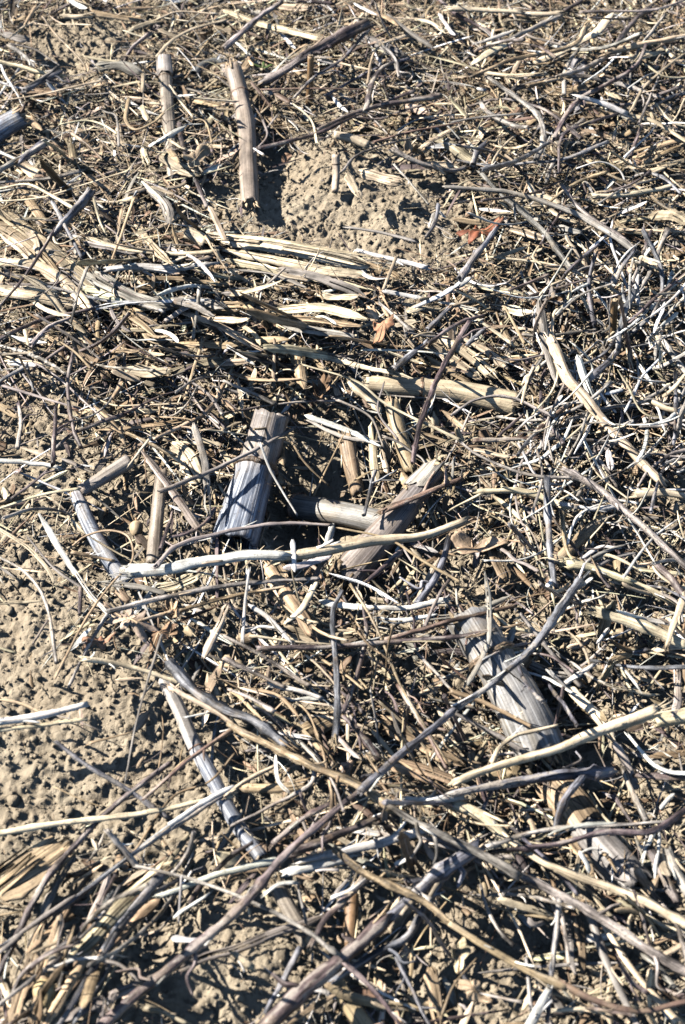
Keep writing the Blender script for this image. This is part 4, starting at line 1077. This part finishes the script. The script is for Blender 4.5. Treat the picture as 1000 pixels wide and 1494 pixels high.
dead_leaf((.27, .10, .055), 700, 345, 50, .6, 5, .55, 20, 'rusty red lobed leaf lying beside a blue-grey twig end')
dead_leaf((.30, .15, .085), 560, 486, 40, 1.2, 4, .9, 20, 'crumpled brown leaf below the cream split stalk by the big straw bundle')
dead_leaf((.55, .43, .33), 192, 912, 62, 2.5, 7, .5, 14, 'pinkish tan lobed leaf beneath the forked grey twig')
dead_leaf((.33, .20, .12), 235, 935, 34, 1.1, 4, .9, 12, 'crisp brown leaf scrap right under the pinkish tan leaf')
dead_leaf((.42, .30, .20), 385, 470, 30, 2.2, 5, .9, 12, 'crinkled tan leaf scrap below the cream split stalk')
dead_leaf((.50, .38, .27), 600, 225, 36, .5, 4, .7, 8, 'papery buff leaf curled beside the upper edge of the soil mound')
dead_leaf((.30, .19, .12), 470, 570, 34, 1.6, 5, .9, 12, 'dark crumpled leaf above the short split stump in shade')
dead_leaf((.46, .34, .23), 690, 1450, 36, 2.6, 4, .8, 12, 'curled tan leaf scrap at the bottom below the flat pale splinter')
dead_leaf((.28, .15, .10), 144, 942, 34, .3, 5, .9, 10, 'small curled dark brown leaf beside the pinkish tan leaf')
dead_leaf((.42, .30, .19), 250, 893, 30, 1.9, 5, .8, 16, 'shrivelled tan leaf between the forked twig and the brown twig under it')
dead_leaf((.44, .34, .23), 285, 236, 34, .8, 3, .6, 8, 'small pale curled leaf in the litter below the slimmer tan corn stalk')
dead_leaf((.50, .37, .26), 690, 800, 60, .2, 3, .35, 10, 'flat buff leaf half buried beside the tan husk slab')
dead_leaf((.52, .42, .29), 672, 1395, 34, 1.4, 4, .8, 10, 'crinkled orange-tan leaf low in the litter near the bottom')
dead_leaf((.34, .22, .13), 800, 440, 36, .4, 4, .7, 8, 'brown crumpled leaf in shade beside the split cream stem')
dead_leaf((.60, .50, .38), 775, 530+20, 26, .9, 4, .7, 14, 'tiny pale crumpled leaf next to the thick pale curving stem')
def kernel(name, tone, px, py, w, l, mm, rot, desc, cat):
    c = at(px, py, mm); k = depth(c)/FP; w, l = w*k, l*k; V = []; F = []; n, m = 14, 18
    for i in range(n):
        t = math.pi*i/(n-1); r = math.sin(t)**.8*(1-.25*math.cos(t))
        for j in range(m):
            a = 2*math.pi*j/m; x, y, z = r*w/2*math.cos(a), -math.cos(t)*l/2, r*w*.42*math.sin(a)*(1-.12*math.cos(a*2))
            V.append(c+np.array([x*math.cos(rot)-y*math.sin(rot), x*math.sin(rot)+y*math.cos(rot), z]))
    F = [(i*m+j, i*m+(j+1) % m, (i+1)*m+(j+1) % m, (i+1)*m+j) for i in range(n-1) for j in range(m)]
    o = mesh_obj(name, V, F, M['leaf'], uv=[(v[0], v[1]) for v in V], origin=c, tone=tone, mot=.0); o['category'] = cat; o['label'] = desc
    e = c+np.array([math.sin(rot), -math.cos(rot), 0])*l*.5*-1; Q = e+np.array([-math.sin(rot), math.cos(rot), .2])*np.linspace(-.1, .35, 5)[:, None]*w
    V2, F2, U2 = tube(Q, np.linspace(0, w, 5), np.linspace(w*.14, w*.07, 5), sides=8); mesh_obj('tip_cap', V2, F2, M['leaf'], parent=o, uv=U2, origin=Q[0], tone=(.35, .22, .12), mot=0.)
kernel('corn_kernel', (.66, .50, .27), 65, 1450, 32, 42, 20, .25, 'rounded yellow kernel in a nest of tan husk strips near the bottom corner', 'kernel')
kernel('seed', (.50, .38, .24), 199, 772, 20, 26, 8, .1, 'small tan seed lying on the soil by the ribbed grey-brown stump', 'seed')
kernel('seed', (.54, .43, .28), 277, 922, 14, 20, 12, .7, 'tiny pale seed beside a dead leaf under the forked twig', 'seed')
kernel('seed', (.58, .47, .32), 452, 1370, 14, 12, 14, 1.2, 'tiny bright grain between the short tan stalk and the thick mottled branch', 'seed')
def seed_head():
    P3 = np.array([at(x, y, 12) for x, y in ((842, 232), (862, 236), (885, 240), (908, 246))]); P, s = spline(P3, .001); w = 12*depth(P3[0])/FP
    root = bpy.data.objects.new('grass_seed_head', None); COL.objects.link(root); root.location = P3.mean(0); bpy.context.view_layer.update()
    V, F, U = tube(P, s, np.full(len(P), w*.22), sides=8, lump=.2); mesh_obj('core', V, F, M['straw'], parent=root, uv=U, origin=P[0], tone=(.5, .4, .24), mot=0.)
    T, S, UU = frames(P); V = []; F = []; UV = []
    for _ in range(420):
        i = rng.integers(0, len(P)); a = rng.uniform(0, 6.28); d = S[i]*math.cos(a)+UU[i]*math.sin(a)+T[i]*.7; d /= np.linalg.norm(d); b = P[i]+d*w*.1; q = np.cross(d, T[i])*.00012
        k = len(V); e = b+d*w*rng.uniform(.5, 1.1); V += [b-q, b+q, e, b+T[i]*.0002]; UV += [(0, 0), (.0002, 0), (0, .003), (.0001, 0)]; F += [(k, k+1, k+2), (k+1, k+3, k+2), (k+3, k, k+2)]
    mesh_obj('bristle', V, F, M['straw'], parent=root, uv=UV, origin=P[0], tone=(.62, .5, .3), mot=0.)
    root['category'] = 'seed head'; root['label'] = 'fluffy straw-coloured grass seed head lying among broken straw'
seed_head()
def seedling():
    c = at(384, 104, 10); root = bpy.data.objects.new('seedling', None); COL.objects.link(root); root.location = c; bpy.context.view_layer.update()
    Q = c+np.array([[0, 0, -.010], [0, 0, -.003], [.0005, 0, .003]]); Q, q = spline(Q, .001); V, F, U = tube(Q, q, np.full(len(Q), .0005), sides=6); mesh_obj('stem', V, F, M['leaf'], parent=root, uv=U, origin=c, tone=(.25, .12, .08), mot=0.)
    for az, l in ((.2, .008), (2.9, .009), (1.6, .006)):
        n = 8; P = Q[-1]+np.array([math.cos(az), math.sin(az), .35])*np.linspace(0, l, n)[:, None]; s = np.linspace(0, l, n); wd = .0028*np.sin(np.linspace(.25, 3.0, n))
        V, F, U = strip(P, s, .0028, 5, .0003, .4); V = np.array(V).reshape(2, n, 5, 3); V = P[None, :, None]+(V-P[None, :, None])*(wd/.0028)[None, :, None, None]
        mesh_obj('leaf', V.reshape(-1, 3), F, M['leaf'], parent=root, uv=U, origin=P[0], tone=(.10, .17, .04), mot=0.)
    root['category'] = 'seedling'; root['label'] = 'tiny green seedling with three leaves near the slim tan corn stalk'
seedling()

# ---------------- labels: each says what the piece looks like and which landmark it lies beside
MARKS = [(370,690,'thick corn stump'),(500,746,'crosswise tan stump'),(570,765,'curving grey-brown stump'),(645,568,'pale smooth corn stalk'),(738,1000,'broad grey stump'),
    (358,200,'slim frayed stalk'),(247,175,'stalk with torn sheath'),(307,97,'hooked dark stalk'),(480,290,'bare soil mound'),(430,375,'big straw bundle'),(700,345,'red leaf'),
    (453,118,'upright orange-brown stub'),(895,470,'pale-topped orange stub'),(190,915,'pinkish tan leaf'),(65,1450,'yellow kernel'),(560,486,'crumpled brown leaf'),(875,240,'seed head'),
    (300,822,'long cream peeled stem'),(50,1260,'wide husk slab'),(540,1370,'thick mottled branch'),(870,1220,'ridged old stalk'),(850,130,'flattened grey stalk end'),
    (160,430,'smooth cream husk'),(10,190,'stump at the photo edge'),(50,1130,'bare soil at the left edge'),(300,1110,'slender grey-tan stalk'),(860,590,'pale forked stem'),
    (810,1095,'knobbly cream stem'),(490,970,'upright mottled twig'),(800,310,'curving pale stem over leaves'),(90,110,'dark hollow at the top'),(310,1420,'grey leaf blade'),
    (812,1400,'upright dark twig'),(40,600,'shaded soil hollow'),(880,900,'cream slab stems'),(620,1090,'flat shaded husk slab'),(150,770,'split blue-white stalk'),
    (620,40,'topmost tangle of straw'),(950,40,'topmost straw corner'),(240,590,'chip heap beside grey blade'),(960,700,'short thick cream stem')]
ORD = ['', 'second ', 'third ', 'fourth ', 'fifth ', 'sixth ', 'seventh ', 'eighth ', 'ninth ', 'tenth ', 'eleventh ', 'twelfth ']
groups = {}
for o, desc, px, py in THINGS:
    d = [(math.hypot(px-a, py-b), a, b, t) for a, b, t in MARKS]; dist, a, b, t = min(d)
    dx, dy = px-a, py-b; rel = ('right of' if dx > 0 else 'left of') if abs(dx) > abs(dy) else ('below' if dy > 0 else 'above')
    groups.setdefault((desc, rel, t), []).append((dist, o))
for (desc, rel, t), v in groups.items():
    v.sort(key=lambda q: q[0])
    for k, (_, o) in enumerate(v):
        o['label'] = f"{desc}, {ORD[min(k, 11)]}closest {rel} the {t}" if len(v) > 1 else f"{desc} {rel} the {t}"
